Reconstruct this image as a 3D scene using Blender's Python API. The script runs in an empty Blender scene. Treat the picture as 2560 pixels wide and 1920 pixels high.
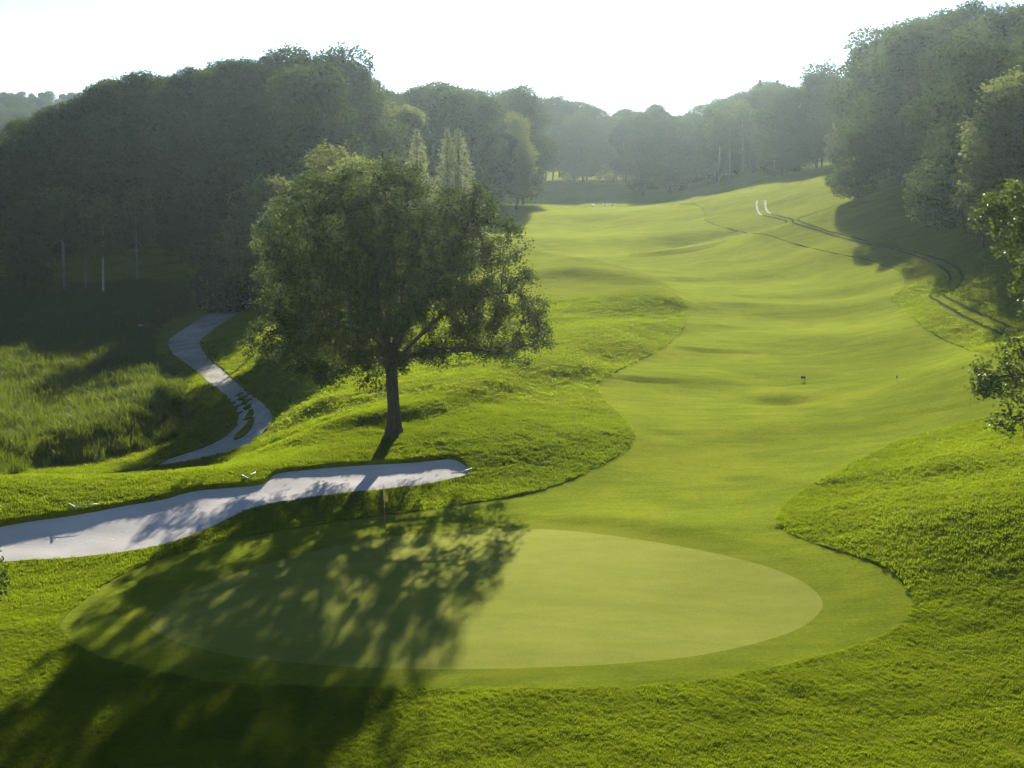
import bpy, math, random
import numpy as np
from mathutils import Vector, Matrix
R = math.radians
rng = np.random.default_rng(7)
random.seed(7)
scene = bpy.context.scene
col = scene.collection

# ------------------------------------------------------------------ camera, sky, sun, exposure
CAM = np.array([0.0, 0.0, 14.0])
FPX = 4060.0                      # focal length in pixels of the 2560 px wide photograph
PITCH = math.atan(660.0 / FPX)
cd = bpy.data.cameras.new('camera')
cam = bpy.data.objects.new('camera', cd)
col.objects.link(cam)
cam.location = CAM
cam.rotation_euler = (math.pi / 2 - PITCH, 0, 0)
cd.sensor_width = 36.0
cd.lens = 36.0 * FPX / 2560.0
cd.clip_start = 0.5
cd.clip_end = 6000
scene.camera = cam

SUN_EL, SUN_AZ = R(18.0), R(5.5)   # sun ahead of the camera, a little to the right
world = bpy.data.worlds.new('World')
scene.world = world
world.use_nodes = True
wn = world.node_tree.nodes
sky = wn.new('ShaderNodeTexSky')
sky.sky_type = 'NISHITA'
sky.sun_disc = False
sky.sun_elevation = SUN_EL
sky.sun_rotation = SUN_AZ
sky.air_density = 0.34
sky.dust_density = 0.0
sky.ozone_density = 0.2
world.node_tree.links.new(sky.outputs[0], wn['Background'].inputs[0])
wn['Background'].inputs[1].default_value = 0.05

sl = bpy.data.lights.new('sun', 'SUN')
sl.energy = 5.0
sl.angle = R(0.55)
sl.color = (1.0, 0.93, 0.80)
sun = bpy.data.objects.new('sun', sl)
col.objects.link(sun)
sdir = Vector((math.sin(SUN_AZ) * math.cos(SUN_EL), math.cos(SUN_AZ) * math.cos(SUN_EL), math.sin(SUN_EL)))
sun.rotation_euler = sdir.to_track_quat('Z', 'Y').to_euler()
sun.location = (30, 300, 150)

vs = scene.view_settings
vs.view_transform = 'Standard'
vs.look = 'None'
vs.exposure = 1.85
vs.gamma = 1.0
vs.use_curve_mapping = False
cy = scene.cycles
cy.max_bounces = 6
cy.diffuse_bounces = 3
cy.glossy_bounces = 2
cy.transmission_bounces = 4
cy.transparent_max_bounces = 4
cy.volume_bounces = 1
cy.use_denoising = True
HAZE_DENSITY = 0.000122
HAZE_ANISO = 0.88

# ------------------------------------------------------------------ helpers
FWD = np.array([0, math.cos(PITCH), -math.sin(PITCH)])
UPV = np.array([0, math.sin(PITCH), math.cos(PITCH)])
RGT = np.array([1.0, 0, 0])

def ray(px, py):
    px = np.asarray(px, float); py = np.asarray(py, float)
    return FWD + RGT * ((px - 1280) / FPX)[..., None] + UPV * ((960 - py) / FPX)[..., None]

def at_z(px, py, z):
    d = ray(px, py)
    t = (np.asarray(z, float) - CAM[2]) / d[..., 2]
    return CAM + d * t[..., None]

def at_y(px, py, y):
    d = ray(px, py)
    t = np.asarray(y, float) / d[..., 1]
    return CAM + d * t[..., None]

def to_pix(p):
    v = np.asarray(p, float) - CAM
    dz = v @ FWD
    return 1280 + FPX * (v @ RGT) / dz, 960 - FPX * (v @ UPV) / dz

def tag(o, label=None, cat=None, group=None, kind=None):
    if label: o['label'] = label
    if cat: o['category'] = cat
    if group: o['group'] = group
    if kind: o['kind'] = kind
    return o

def empty(name, loc=(0, 0, 0), rz=0.0, s=1.0):
    o = bpy.data.objects.new(name, None)
    o.empty_display_size = 0.3
    o.location = loc
    o.rotation_euler = (0, 0, rz)
    o.scale = (s, s, s) if not isinstance(s, tuple) else s
    col.objects.link(o)
    return o

def np_mesh(name, V, F, smooth=True, tint=None):
    """V (n,3), F (m,k) all faces of the same size."""
    me = bpy.data.meshes.new(name)
    V = np.ascontiguousarray(V, dtype=np.float32)
    F = np.ascontiguousarray(F, dtype=np.int32)
    m, k = F.shape
    me.vertices.add(len(V)); me.vertices.foreach_set('co', V.ravel())
    me.loops.add(m * k); me.loops.foreach_set('vertex_index', F.ravel())
    me.polygons.add(m)
    me.polygons.foreach_set('loop_start', np.arange(0, m * k, k, dtype=np.int32))
    me.polygons.foreach_set('use_smooth', np.full(m, smooth))
    if tint is not None:
        a = me.attributes.new('tint', 'FLOAT', 'POINT')
        a.data.foreach_set('value', np.ascontiguousarray(tint, dtype=np.float32))
    me.update(calc_edges=True)
    return me

def link(name, me, mat, parent=None):
    o = bpy.data.objects.new(name, me)
    if mat is not None and len(me.materials) == 0:
        me.materials.append(mat)
    col.objects.link(o)
    if parent is not None:
        o.parent = parent
    return o

def sstep(a, b, x):
    t = np.clip((x - a) / (b - a), 0, 1)
    return t * t * (3 - 2 * t)

class MB:
    """collects simple solids and builds ONE mesh"""
    def __init__(s): s.v = []; s.f = []
    def add(s, v, f):
        n = len(s.v); s.v += [tuple(p) for p in v]; s.f += [tuple(i + n for i in q) for q in f]
    def box(s, c, size, M=None):
        x, y, z = (k / 2 for k in size)
        pts = [Vector((a * x, b * y, d * z)) for d in (-1, 1) for b in (-1, 1) for a in (-1, 1)]
        if M is not None: pts = [M @ p for p in pts]
        pts = [p + Vector(c) for p in pts]
        s.add(pts, [(0, 2, 3, 1), (4, 5, 7, 6), (0, 1, 5, 4), (2, 6, 7, 3), (0, 4, 6, 2), (1, 3, 7, 5)])
    def tube(s, a, b, r0, r1, n=8):
        a = Vector(a); b = Vector(b); d = (b - a).normalized()
        u = d.orthogonal().normalized(); w = d.cross(u)
        v = []
        for p, r in ((a, r0), (b, r1)):
            for k in range(n):
                t = 2 * math.pi * k / n
                v.append(p + (u * math.cos(t) + w * math.sin(t)) * r)
        f = [(k, (k + 1) % n, n + (k + 1) % n, n + k) for k in range(n)]
        f += [tuple(range(n - 1, -1, -1)), tuple(range(n, 2 * n))]
        s.add(v, f)
    def build(s, name, mat, parent=None, smooth=False):
        me = bpy.data.meshes.new(name)
        me.from_pydata(s.v, [], s.f); me.update()
        if smooth:
            for p in me.polygons: p.use_smooth = True
        return link(name, me, mat, parent)

# ------------------------------------------------------------------ materials
def new_mat(name):
    m = bpy.data.materials.new(name); m.use_nodes = True
    nt = m.node_tree
    for n in list(nt.nodes): nt.nodes.remove(n)
    out = nt.nodes.new('ShaderNodeOutputMaterial')
    return m, nt, out

def nd(nt, t, **kw):
    n = nt.nodes.new(t)
    for k, v in kw.items():
        if k.startswith('i_'): n.inputs[k[2:].replace('_', ' ')].default_value = v
        else: setattr(n, k, v)
    return n

def ramp(nt, fac, stops):
    r = nt.nodes.new('ShaderNodeValToRGB')
    nt.links.new(fac, r.inputs[0])
    el = r.color_ramp.elements
    while len(el) > 1: el.remove(el[-1])
    el[0].position, el[0].color = stops[0][0], (*stops[0][1], 1)
    for p, c in stops[1:]:
        e = el.new(p); e.color = (*c, 1)
    return r.outputs[0]

def noise(nt, scale, detail=4, rough=0.55, vec=None, dist=0.0):
    n = nd(nt, 'ShaderNodeTexNoise')
    n.inputs['Scale'].default_value = scale
    n.inputs['Detail'].default_value = detail
    n.inputs['Roughness'].default_value = rough
    n.inputs['Distortion'].default_value = dist
    if vec is not None: nt.links.new(vec, n.inputs['Vector'])
    return n.outputs['Fac']

def math_n(nt, op, a, b=None, clamp=False):
    n = nd(nt, 'ShaderNodeMath', operation=op, use_clamp=clamp)
    for i, x in enumerate((a, b)):
        if x is None: continue
        if isinstance(x, (int, float)): n.inputs[i].default_value = x
        else: nt.links.new(x, n.inputs[i])
    return n.outputs[0]

def mix_rgb(nt, fac, a, b, mode='MIX'):
    n = nd(nt, 'ShaderNodeMix', data_type='RGBA', blend_type=mode)
    for s, x in (('Factor', fac),):
        if isinstance(x, (int, float)): n.inputs[0].default_value = x
        else: nt.links.new(x, n.inputs[0])
    for i, x in ((6, a), (7, b)):
        if isinstance(x, tuple): n.inputs[i].default_value = (*x, 1)
        else: nt.links.new(x, n.inputs[i])
    return n.outputs[2]

def mapped(nt, scale, rot=0.0):
    g = nd(nt, 'ShaderNodeNewGeometry')
    m = nd(nt, 'ShaderNodeMapping')
    m.inputs['Scale'].default_value = scale
    m.inputs['Rotation'].default_value = (0, 0, rot)
    nt.links.new(g.outputs['Position'], m.inputs['Vector'])
    return m.outputs[0]

def turf(name, dark, mid, light, fine, bump_d, sheen=0.25, sheen_col=(0.6, 0.62, 0.2), fine_scale=9.0, streak=(0.4, 1.0, 1.0)):
    m, nt, out = new_mat(name)
    P = mapped(nt, (1, 1, 1))
    S = mapped(nt, streak)
    big = noise(nt, 0.09, 5, 0.6, P, 0.6)
    midn = noise(nt, 1.1, 6, 0.65, S, 0.3)
    fin = noise(nt, fine_scale, 6, 0.7, P)
    f = math_n(nt, 'ADD', math_n(nt, 'MULTIPLY', big, 0.34), math_n(nt, 'ADD', math_n(nt, 'MULTIPLY', midn, 0.33), math_n(nt, 'MULTIPLY', fin, 0.33)))
    lo, hi = 0.42, 0.575
    c = ramp(nt, f, [(lo, dark), ((lo + hi) / 2, mid), (hi, light)])
    b1 = nd(nt, 'ShaderNodeBump'); b1.inputs['Strength'].default_value = 1.0; b1.inputs['Distance'].default_value = bump_d
    h = math_n(nt, 'ADD', math_n(nt, 'MULTIPLY', fin, 0.5), math_n(nt, 'ADD', noise(nt, fine_scale * 3.3, 4, 0.7, P), math_n(nt, 'MULTIPLY', noise(nt, 1.6, 4, 0.6, S), 1.2)))
    nt.links.new(h, b1.inputs['Height'])
    d = nd(nt, 'ShaderNodeBsdfDiffuse'); nt.links.new(c, d.inputs[0]); nt.links.new(b1.outputs[0], d.inputs['Normal'])
    s = nd(nt, 'ShaderNodeBsdfSheen'); s.inputs['Color'].default_value = (*sheen_col, 1); s.inputs['Roughness'].default_value = 0.32
    nt.links.new(b1.outputs[0], s.inputs['Normal'])
    mx = nd(nt, 'ShaderNodeMixShader'); mx.inputs[0].default_value = sheen
    nt.links.new(d.outputs[0], mx.inputs[1]); nt.links.new(s.outputs[0], mx.inputs[2])
    nt.links.new(mx.outputs[0], out.inputs[0])
    return m

M = {}
M['green'] = turf('putting_green_turf', (0.195, 0.225, 0.036), (0.23, 0.255, 0.044), (0.262, 0.285, 0.055), 0.7, 0.008, 0.08, (0.62, 0.66, 0.28), 14)
M['collar'] = turf('collar_turf', (0.112, 0.150, 0.012), (0.152, 0.190, 0.015), (0.19, 0.22, 0.020), 1.0, 0.02, 0.11, (0.85, 0.88, 0.20), 11)
M['fairway'] = turf('fairway_turf', (0.100, 0.145, 0.008), (0.150, 0.197, 0.011), (0.208, 0.246, 0.017), 1.0, 0.028, 0.13, (0.90, 0.92, 0.20), 9)
M['rough'] = turf('rough_turf', (0.070, 0.098, 0.003), (0.115, 0.148, 0.005), (0.165, 0.192, 0.009), 1.2, 0.05, 0.20, (0.82, 0.90, 0.16), 6)

def leaf_mat(name, c1, c2, trans, tmix=0.45, rnd=0.35, gloss=0.012, patch=False):
    m, nt, out = new_mat(name)
    a = nd(nt, 'ShaderNodeAttribute', attribute_name='tint')
    oi = nd(nt, 'ShaderNodeObjectInfo')
    f = math_n(nt, 'ADD', math_n(nt, 'MULTIPLY', a.outputs['Fac'], 1 - rnd), math_n(nt, 'MULTIPLY', oi.outputs['Random'], rnd))
    if patch:
        pn = noise(nt, 0.55, 4, 0.6, mapped(nt, (0.5, 1, 1)), 0.4)
        f = math_n(nt, 'ADD', math_n(nt, 'MULTIPLY', f, 0.45), math_n(nt, 'MULTIPLY', math_n(nt, 'SUBTRACT', pn, 0.32), 1.9), True)
    c = mix_rgb(nt, f, c1, c2)
    t = mix_rgb(nt, f, tuple(k * 0.65 for k in trans), tuple(k * 1.25 for k in trans))
    d = nd(nt, 'ShaderNodeBsdfDiffuse'); nt.links.new(c, d.inputs[0])
    tr = nd(nt, 'ShaderNodeBsdfTranslucent'); nt.links.new(t, tr.inputs[0])
    mx = nd(nt, 'ShaderNodeMixShader'); mx.inputs[0].default_value = tmix
    nt.links.new(d.outputs[0], mx.inputs[1]); nt.links.new(tr.outputs[0], mx.inputs[2])
    g = nd(nt, 'ShaderNodeBsdfGlossy'); g.inputs['Roughness'].default_value = 0.42; g.inputs['Color'].default_value = (0.9, 0.95, 0.8, 1)
    m2 = nd(nt, 'ShaderNodeMixShader'); m2.inputs[0].default_value = gloss
    nt.links.new(mx.outputs[0], m2.inputs[1]); nt.links.new(g.outputs[0], m2.inputs[2])
    nt.links.new(m2.outputs[0], out.inputs[0])
    return m

M['oak_leaf'] = leaf_mat('oak_leaf', (0.024, 0.042, 0.012), (0.050, 0.072, 0.021), (0.064, 0.090, 0.015), 0.40)
M['wood_leaf'] = leaf_mat('wood_leaf', (0.007, 0.026, 0.014), (0.050, 0.072, 0.022), (0.065, 0.10, 0.022), 0.36, 0.75)
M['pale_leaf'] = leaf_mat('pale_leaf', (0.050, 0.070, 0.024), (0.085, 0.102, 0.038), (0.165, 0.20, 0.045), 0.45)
M['birch_leaf'] = leaf_mat('birch_leaf', (0.035, 0.058, 0.022), (0.060, 0.085, 0.030), (0.10, 0.14, 0.035), 0.40)
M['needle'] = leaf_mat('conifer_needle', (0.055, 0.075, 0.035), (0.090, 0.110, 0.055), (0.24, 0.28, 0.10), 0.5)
M['pine_needle'] = leaf_mat('dark_needle', (0.020, 0.035, 0.018), (0.035, 0.050, 0.025), (0.06, 0.08, 0.03), 0.25)
M['near_leaf'] = leaf_mat('near_leaf', (0.035, 0.060, 0.010), (0.065, 0.095, 0.018), (0.10, 0.14, 0.015), 0.42, gloss=0.03)
M['reed'] = leaf_mat('tall_grass_blade', (0.018, 0.066, 0.022), (0.040, 0.100, 0.026), (0.135, 0.18, 0.008), 0.42, 0.2)
M['blade'] = leaf_mat('grass_blade', (0.046, 0.080, 0.003), (0.092, 0.132, 0.004), (0.185, 0.25, 0.006), 0.5, 0.25, 0.02, True)

def bark(name, c1, c2, scale=(6, 6, 1.2), bump=0.03):
    m, nt, out = new_mat(name)
    tc = nd(nt, 'ShaderNodeTexCoord')
    mp = nd(nt, 'ShaderNodeMapping'); mp.inputs['Scale'].default_value = scale
    nt.links.new(tc.outputs['Object'], mp.inputs['Vector'])
    n = noise(nt, 2.0, 6, 0.65, mp.outputs[0])
    c = ramp(nt, n, [(0.35, c1), (0.65, c2)])
    p = nd(nt, 'ShaderNodeBsdfPrincipled'); nt.links.new(c, p.inputs['Base Color']); p.inputs['Roughness'].default_value = 0.9
    b = nd(nt, 'ShaderNodeBump'); b.inputs['Distance'].default_value = bump; nt.links.new(n, b.inputs['Height']); nt.links.new(b.outputs[0], p.inputs['Normal'])
    nt.links.new(p.outputs[0], out.inputs[0])
    return m

M['bark'] = bark('bark', (0.022, 0.020, 0.013), (0.062, 0.056, 0.038))
M['grey_bark'] = bark('grey_bark', (0.06, 0.055, 0.05), (0.15, 0.14, 0.125))
M['birch_bark'] = bark('birch_bark', (0.22, 0.21, 0.20), (0.50, 0.49, 0.48), (1, 1, 5), 0.008)
M['dull_bark'] = bark('dull_birch_bark', (0.10, 0.095, 0.09), (0.22, 0.21, 0.20), (1, 1, 5), 0.008)

def plain(name, c, rough=0.6, spec=0.4, metal=0.0, var=0.15, trans=0.0):
    m, nt, out = new_mat(name)
    p = nd(nt, 'ShaderNodeBsdfPrincipled')
    tc = nd(nt, 'ShaderNodeTexCoord')
    n = noise(nt, 18, 4, 0.6, tc.outputs['Object'])
    cc = ramp(nt, n, [(0.3, tuple(k * (1 - var) for k in c)), (0.7, tuple(min(1, k * (1 + var)) for k in c))])
    nt.links.new(cc, p.inputs['Base Color'])
    p.inputs['Roughness'].default_value = rough; p.inputs['Metallic'].default_value = metal
    p.inputs['Specular IOR Level'].default_value = spec
    if trans:
        t = nd(nt, 'ShaderNodeBsdfTranslucent'); nt.links.new(cc, t.inputs[0])
        mx = nd(nt, 'ShaderNodeMixShader'); mx.inputs[0].default_value = trans
        nt.links.new(p.outputs[0], mx.inputs[1]); nt.links.new(t.outputs[0], mx.inputs[2]); nt.links.new(mx.outputs[0], out.inputs[0])
    else:
        nt.links.new(p.outputs[0], out.inputs[0])
    return m

M['yellow_cloth'] = plain('yellow_cloth', (0.76, 0.64, 0.10), 0.8, 0.2, trans=0.45)
M['white_paint'] = plain('white_paint', (0.75, 0.75, 0.72), 0.5)
M['red_paint'] = plain('red_paint', (0.45, 0.10, 0.05), 0.5)
M['dark_metal'] = plain('dark_metal', (0.02, 0.025, 0.022), 0.5)
M['pale_metal'] = plain('pale_metal', (0.34, 0.36, 0.34), 0.5)
M['green_plastic'] = plain('green_handle', (0.30, 0.48, 0.36), 0.45)
M['cup_dark'] = plain('cup_inside', (0.01, 0.01, 0.01), 0.8)  # near-black colour stands in for the shade inside the hole
M['slate'] = plain('dark_board', (0.03, 0.035, 0.04), 0.55)

def sand_mat():
    m, nt, out = new_mat('bunker_sand')
    P = mapped(nt, (1, 1, 1))
    S = mapped(nt, (1.0, 4.0, 1.0), R(12))
    big = noise(nt, 0.5, 4, 0.6, P); fin = noise(nt, 22, 5, 0.7, P); rk = noise(nt, 5.0, 3, 0.5, S)
    c = ramp(nt, math_n(nt, 'ADD', math_n(nt, 'MULTIPLY', big, 0.6), math_n(nt, 'MULTIPLY', fin, 0.4)), [(0.35, (0.62, 0.58, 0.53)), (0.65, (0.76, 0.72, 0.66))])
    foot = nd(nt, 'ShaderNodeTexVoronoi'); foot.inputs['Scale'].default_value = 1.5; nt.links.new(P, foot.inputs['Vector'])
    pit = math_n(nt, 'MULTIPLY', math_n(nt, 'SUBTRACT', 0.16, foot.outputs['Distance'], clamp=True), 5.0)
    pit = math_n(nt, 'MULTIPLY', pit, math_n(nt, 'GREATER_THAN', noise(nt, 0.45, 2, 0.5, P), 0.58))
    h = math_n(nt, 'ADD', math_n(nt, 'MULTIPLY', rk, 0.6), math_n(nt, 'MULTIPLY', fin, 0.35))
    h = math_n(nt, 'SUBTRACT', h, pit)
    b = nd(nt, 'ShaderNodeBump'); b.inputs['Distance'].default_value = 0.022; b.inputs['Strength'].default_value = 0.9
    nt.links.new(h, b.inputs['Height'])
    d = nd(nt, 'ShaderNodeBsdfDiffuse'); d.inputs['Roughness'].default_value = 0.4
    nt.links.new(c, d.inputs[0]); nt.links.new(b.outputs[0], d.inputs['Normal']); nt.links.new(d.outputs[0], out.inputs[0])
    return m
M['sand'] = sand_mat()

def gravel_mat():
    m, nt, out = new_mat('gravel_path')
    P = mapped(nt, (1, 1, 1))
    big = noise(nt, 0.35, 5, 0.65, P, 0.5); mid = noise(nt, 2.2, 5, 0.65, P); fin = noise(nt, 16, 5, 0.7, P)
    f = math_n(nt, 'ADD', math_n(nt, 'MULTIPLY', big, 0.5), math_n(nt, 'ADD', math_n(nt, 'MULTIPLY', mid, 0.3), math_n(nt, 'MULTIPLY', fin, 0.2)))
    c = ramp(nt, f, [(0.32, (0.17, 0.16, 0.13)), (0.5, (0.44, 0.43, 0.375)), (0.68, (0.62, 0.60, 0.54))])
    b = nd(nt, 'ShaderNodeBump'); b.inputs['Distance'].default_value = 0.05
    nt.links.new(math_n(nt, 'ADD', mid, fin), b.inputs['Height'])
    d = nd(nt, 'ShaderNodeBsdfDiffuse'); nt.links.new(c, d.inputs[0]); nt.links.new(b.outputs[0], d.inputs['Normal']); nt.links.new(d.outputs[0], out.inputs[0])
    return m
M['gravel'] = gravel_mat()
M['rut'] = plain('worn_track', (0.050, 0.064, 0.024), 1.0, 0.0, var=0.5)  # worn turf colour, darkened to carry the shade inside the ruts

# ------------------------------------------------------------------ terrain height
PXZ = [  # photograph point on the ground and its height above the putting green
 (0,1915,-.6),(640,1915,-.5),(1280,1915,-.4),(1900,1915,-.5),(2560,1915,-.5),(0,1700,-.3),(2560,1700,.05),
 (150,1550,0),(1280,1700,0),(2275,1520,.15),(2560,1360,1.5),(2560,1500,.65),(400,1550,0),(1000,1650,0),(1600,1650,.05),(2050,1500,.15),
 (1300,1330,.35),(1700,1370,.35),(967,1378,.2),(2000,1250,.6),(2300,1250,1.0),(2560,1250,1.9),(2560,1080,2.2),(2200,1130,.9),
 (1700,1250,.4),(1500,1200,.5),(700,1300,.15),(400,1400,.0),(1100,1230,.3),(0,1420,-.3),
 (0,1180,.8),(300,1185,.8),(600,1165,.9),(900,1135,1.0),(1150,1130,1.0),
 (330,1158,-1.3),(500,1138,-1.2),(620,1085,-1.0),(670,1040,-.9),(560,940,-1.2),(450,850,-1.4),(600,740,-1.2),
 (0,1130,-2),(0,950,-1.9),(0,740,-1.5),(300,950,-1.8),(300,735,-1.5),(200,850,-1.7),
 (985,1085,1.2),(1200,1085,1.3),(1400,1100,1.0),(690,990,.1),(800,1000,.9),(1000,950,1.3),(1300,950,1.3),(760,1120,.7),
 (640,830,-.5),(760,820,.3),(900,800,1.0),
 (1600,1050,.8),(1900,1050,.8),(2300,1050,1.2),(1700,900,1.0),(2000,900,1.0),(2400,900,1.9),(1400,850,1.4),
 (1500,750,1.6),(1900,750,1.5),(2300,780,2.3),(2560,840,3.6),(1350,650,1.6),(1700,650,1.8),(2100,680,2.3),(2380,700,3.4),(2560,720,4.4),
 (1350,560,2.0),(1700,575,2.2),(2000,585,3.0),(2250,600,4.4),(2450,630,5.2),(2560,655,5.6),
 (1250,513,2.0),(1500,515,2.0),(1690,508,2.6),(1780,490,3.3),(1900,465,5.2),(2000,435,6.8),(2080,415,8.0),(2140,500,6.6),
 (1450,503,.4),(1450,455,3.0),(1650,470,2.6),(1800,462,4.1),(1940,432,6.0),(1150,512,2.0),
]
XYZ = [ # ground that the photograph does not show directly
 (0,0,-1),(-25,0,-1),(25,0,0),(-25,30,-1),(28,30,1.5),(30,60,3.5),(-40,60,-1.5),(-60,90,-2),(-60,130,-1.5),
 (0,255,.6),(22,252,1.2),(-20,250,1.5),(-44,166,6.0),(-36,166,8.2),(-27,168,9.4),(-21,170,8.4),(-40,195,9.5),(-60,170,4.5),(-31,148.5,-.9),(-42,148.5,-1.1),(-21,149,-.6),(-15.7,65,-.8),(-19,65,-.8),(-13.3,66.5,-.7),(-18,205,6),(-14,183,3),(-80,205,8),(-95,165,1.5),
 (-110,260,6),(-5,225,2.6),(-50,240,9),(-30,240,7),(-10,155,1),(-10,120,1),
 (55,112,12),(60,165,14),(75,200,17),(100,150,20),(52,235,10),(110,300,18),(48,140,10.5),(45,185,10),(45,85,7),(70,90,12),(50,50,5),(120,60,12),
 (20,300,2.6),(-20,300,4),(60,300,9),(0,325,2.6),(40,325,4.5),(0,365,9),(60,365,13),(-60,350,10),(-60,300,7),(20,420,14),  # ground behind the far wood raised so an unlit slope shows between trunks
 (-175,600,14),(-260,600,16),(-90,600,9),(-140,420,-2),(-110,330,2),(-175,470,2),(-300,300,4),(300,300,20),(300,600,15),(0,700,10),(-300,900,12),(300,900,12),(-300,0,0),(300,0,5),(0,-80,-1),
]
pz = np.array(PXZ, float)
cp = np.vstack([at_z(pz[:, 0], pz[:, 1], pz[:, 2]), np.array(XYZ, float)])
RC = 6.0
def kern(dx, dy): return np.sqrt(dx * dx + dy * dy + RC * RC)
_n = len(cp)
_A = np.zeros((_n + 3, _n + 3))
_A[:_n, :_n] = kern(cp[:, None, 0] - cp[None, :, 0], cp[:, None, 1] - cp[None, :, 1]) - 0.35 * np.eye(_n)
_A[:_n, _n] = 1; _A[:_n, _n + 1] = cp[:, 0]; _A[:_n, _n + 2] = cp[:, 1]
_A[_n:, :_n] = _A[:_n, _n:].T
_w = np.linalg.solve(_A, np.concatenate([cp[:, 2], np.zeros(3)]))

def base_h(x, y):
    x = np.asarray(x, float); y = np.asarray(y, float)
    sh = x.shape; x = x.ravel(); y = y.ravel()
    out = np.empty(len(x))
    for i in range(0, len(x), 20000):
        a, b = x[i:i + 20000], y[i:i + 20000]
        out[i:i + 20000] = kern(a[:, None] - cp[None, :, 0], b[:, None] - cp[None, :, 1]) @ _w[:_n] + _w[_n] + _w[_n + 1] * a + _w[_n + 2] * b
    return out.reshape(sh)

def cast(pts, hfun):
    """first point of the ground along the sight line through photograph points"""
    pts = np.asarray(pts, float).reshape(-1, 2)
    d = ray(pts[:, 0], pts[:, 1])
    y = np.exp(np.linspace(math.log(24), math.log(520), 700))
    res = np.empty((len(pts), 3))
    for i in range(len(pts)):
        t = y / d[i, 1]
        P = CAM + d[i] * t[:, None]
        g = P[:, 2] - hfun(P[:, 0], P[:, 1])
        k = np.argmax(g < 0) if (g < 0).any() else len(y) - 1
        k = max(k, 1)
        a, b = g[k - 1], g[k]
        s = a / (a - b) if a != b else 0
        res[i] = P[k - 1] * (1 - s) + P[k] * s
    return res

def smooth_poly(p, n=8, closed=True):
    p = np.asarray(p, float)
    m = len(p); out = []
    rngi = range(m) if closed else range(m - 1)
    for i in rngi:
        if closed: a, b, c, d = p[i - 1], p[i], p[(i + 1) % m], p[(i + 2) % m]
        else: a, b, c, d = p[max(i - 1, 0)], p[i], p[i + 1], p[min(i + 2, m - 1)]
        for t in np.arange(n) / n:
            out.append(0.5 * ((2 * b) + (c - a) * t + (2 * a - 5 * b + 4 * c - d) * t * t + (3 * b - a - 3 * c + d) * t ** 3))
    if not closed: out.append(p[-1])
    return np.array(out)

# ridges and hollows of the mounds (photograph line, height, half width in metres)
RIDGES = [
 ([(1330,628),(1500,622),(1700,610),(1870,594),(1990,602)], .75, 6.0),
 ([(1300,705),(1440,698),(1580,706)], .62, 3.0), ([(1540,772),(1640,752),(1725,746)], .42, 2.4),
 ([(1400,812),(1550,790),(1660,775),(1740,772)], .55, 2.4), ([(1440,872),(1560,842),(1690,820)], .42, 2.2),
 ([(1290,935),(1430,902),(1560,880),(1625,876)], .50, 2.4), ([(1180,985),(1290,958),(1420,942),(1490,952)], .45, 2.0),
 ([(770,1082),(890,1066),(1034,1034),(1200,985)], .32, 1.2), ([(740,1050),(800,1022),(860,1000)], .30, 1.3), ([(640,1128),(740,1108),(860,1096)], .2, 1.0),
 ([(2150,1305),(2400,1285),(2600,1290)], .20, 2.4), ([(1350,1290),(1600,1308),(1850,1350)], .12, 1.0),
 ([(1250,1120),(1420,1105),(1520,1080)], .18, 2.0), ([(1700,1110),(1900,1075),(2150,1060)], .16, 2.2), ([(1650,960),(1850,940)], .14, 2.0),
 ([(1820,870),(2050,850),(2250,860)], .22, 2.6), ([(1850,790),(2050,770),(2200,770)], .25, 3.0), ([(1760,690),(1950,680),(2100,690)], .25, 3.5),
 ([(1300,560),(1550,548),(1750,560)], .35, 5.0), ([(1880,525),(1990,500),(2080,480)], .4, 4.0), ([(1990,640),(2150,650)], .25, 3.0),
 ([(2250,1190),(2500,1160)], .2, 1.6),
]
HOLLOWS = [(1955,998,-.30,1.2,.7), (2085,742,-.45,3.2,1.8), (1440,801,-.3,1.2,1.2), (700,1105,-.25,1.2,.8), (1985,1742,-.10,.35,.3)]
RD = []
for pl, amp, wd in RIDGES:
    q = cast(smooth_poly(pl, 6, False), base_h)[:, :2]
    RD.append((q, amp, wd))
HD = []
for px, py, amp, sx, sy in HOLLOWS:
    q = cast([(px, py)], base_h)[0]
    HD.append((q[0], q[1], amp, sx, sy))

def seg_dist(x, y, q, closed=False):
    """distance from points to a polyline, and the position 0..1 along it"""
    q = np.asarray(q)[:, :2]
    a = q if closed else q[:-1]
    b = np.roll(q, -1, 0) if closed else q[1:]
    best = np.full(len(x), 1e9); pos = np.zeros(len(x))
    m = len(a)
    for i in range(m):
        e = b[i] - a[i]; L = e @ e + 1e-12
        t = np.clip(((x - a[i, 0]) * e[0] + (y - a[i, 1]) * e[1]) / L, 0, 1)
        dd = (x - a[i, 0] - t * e[0]) ** 2 + (y - a[i, 1] - t * e[1]) ** 2
        k = dd < best
        best[k] = dd[k]; pos[k] = (i + t[k]) / m
    return np.sqrt(best), pos

def wave(x, y, s, seed):
    r = np.random.default_rng(seed)
    z = np.zeros_like(x)
    for _ in range(9):
        a = r.uniform(0, 2 * math.pi); k = r.uniform(0.6, 1.6) * 2 * math.pi / s
        z += np.sin(k * (x * math.cos(a) * 0.7 + y * math.sin(a)) + r.uniform(0, 6.28))
    return z / 9

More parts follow.
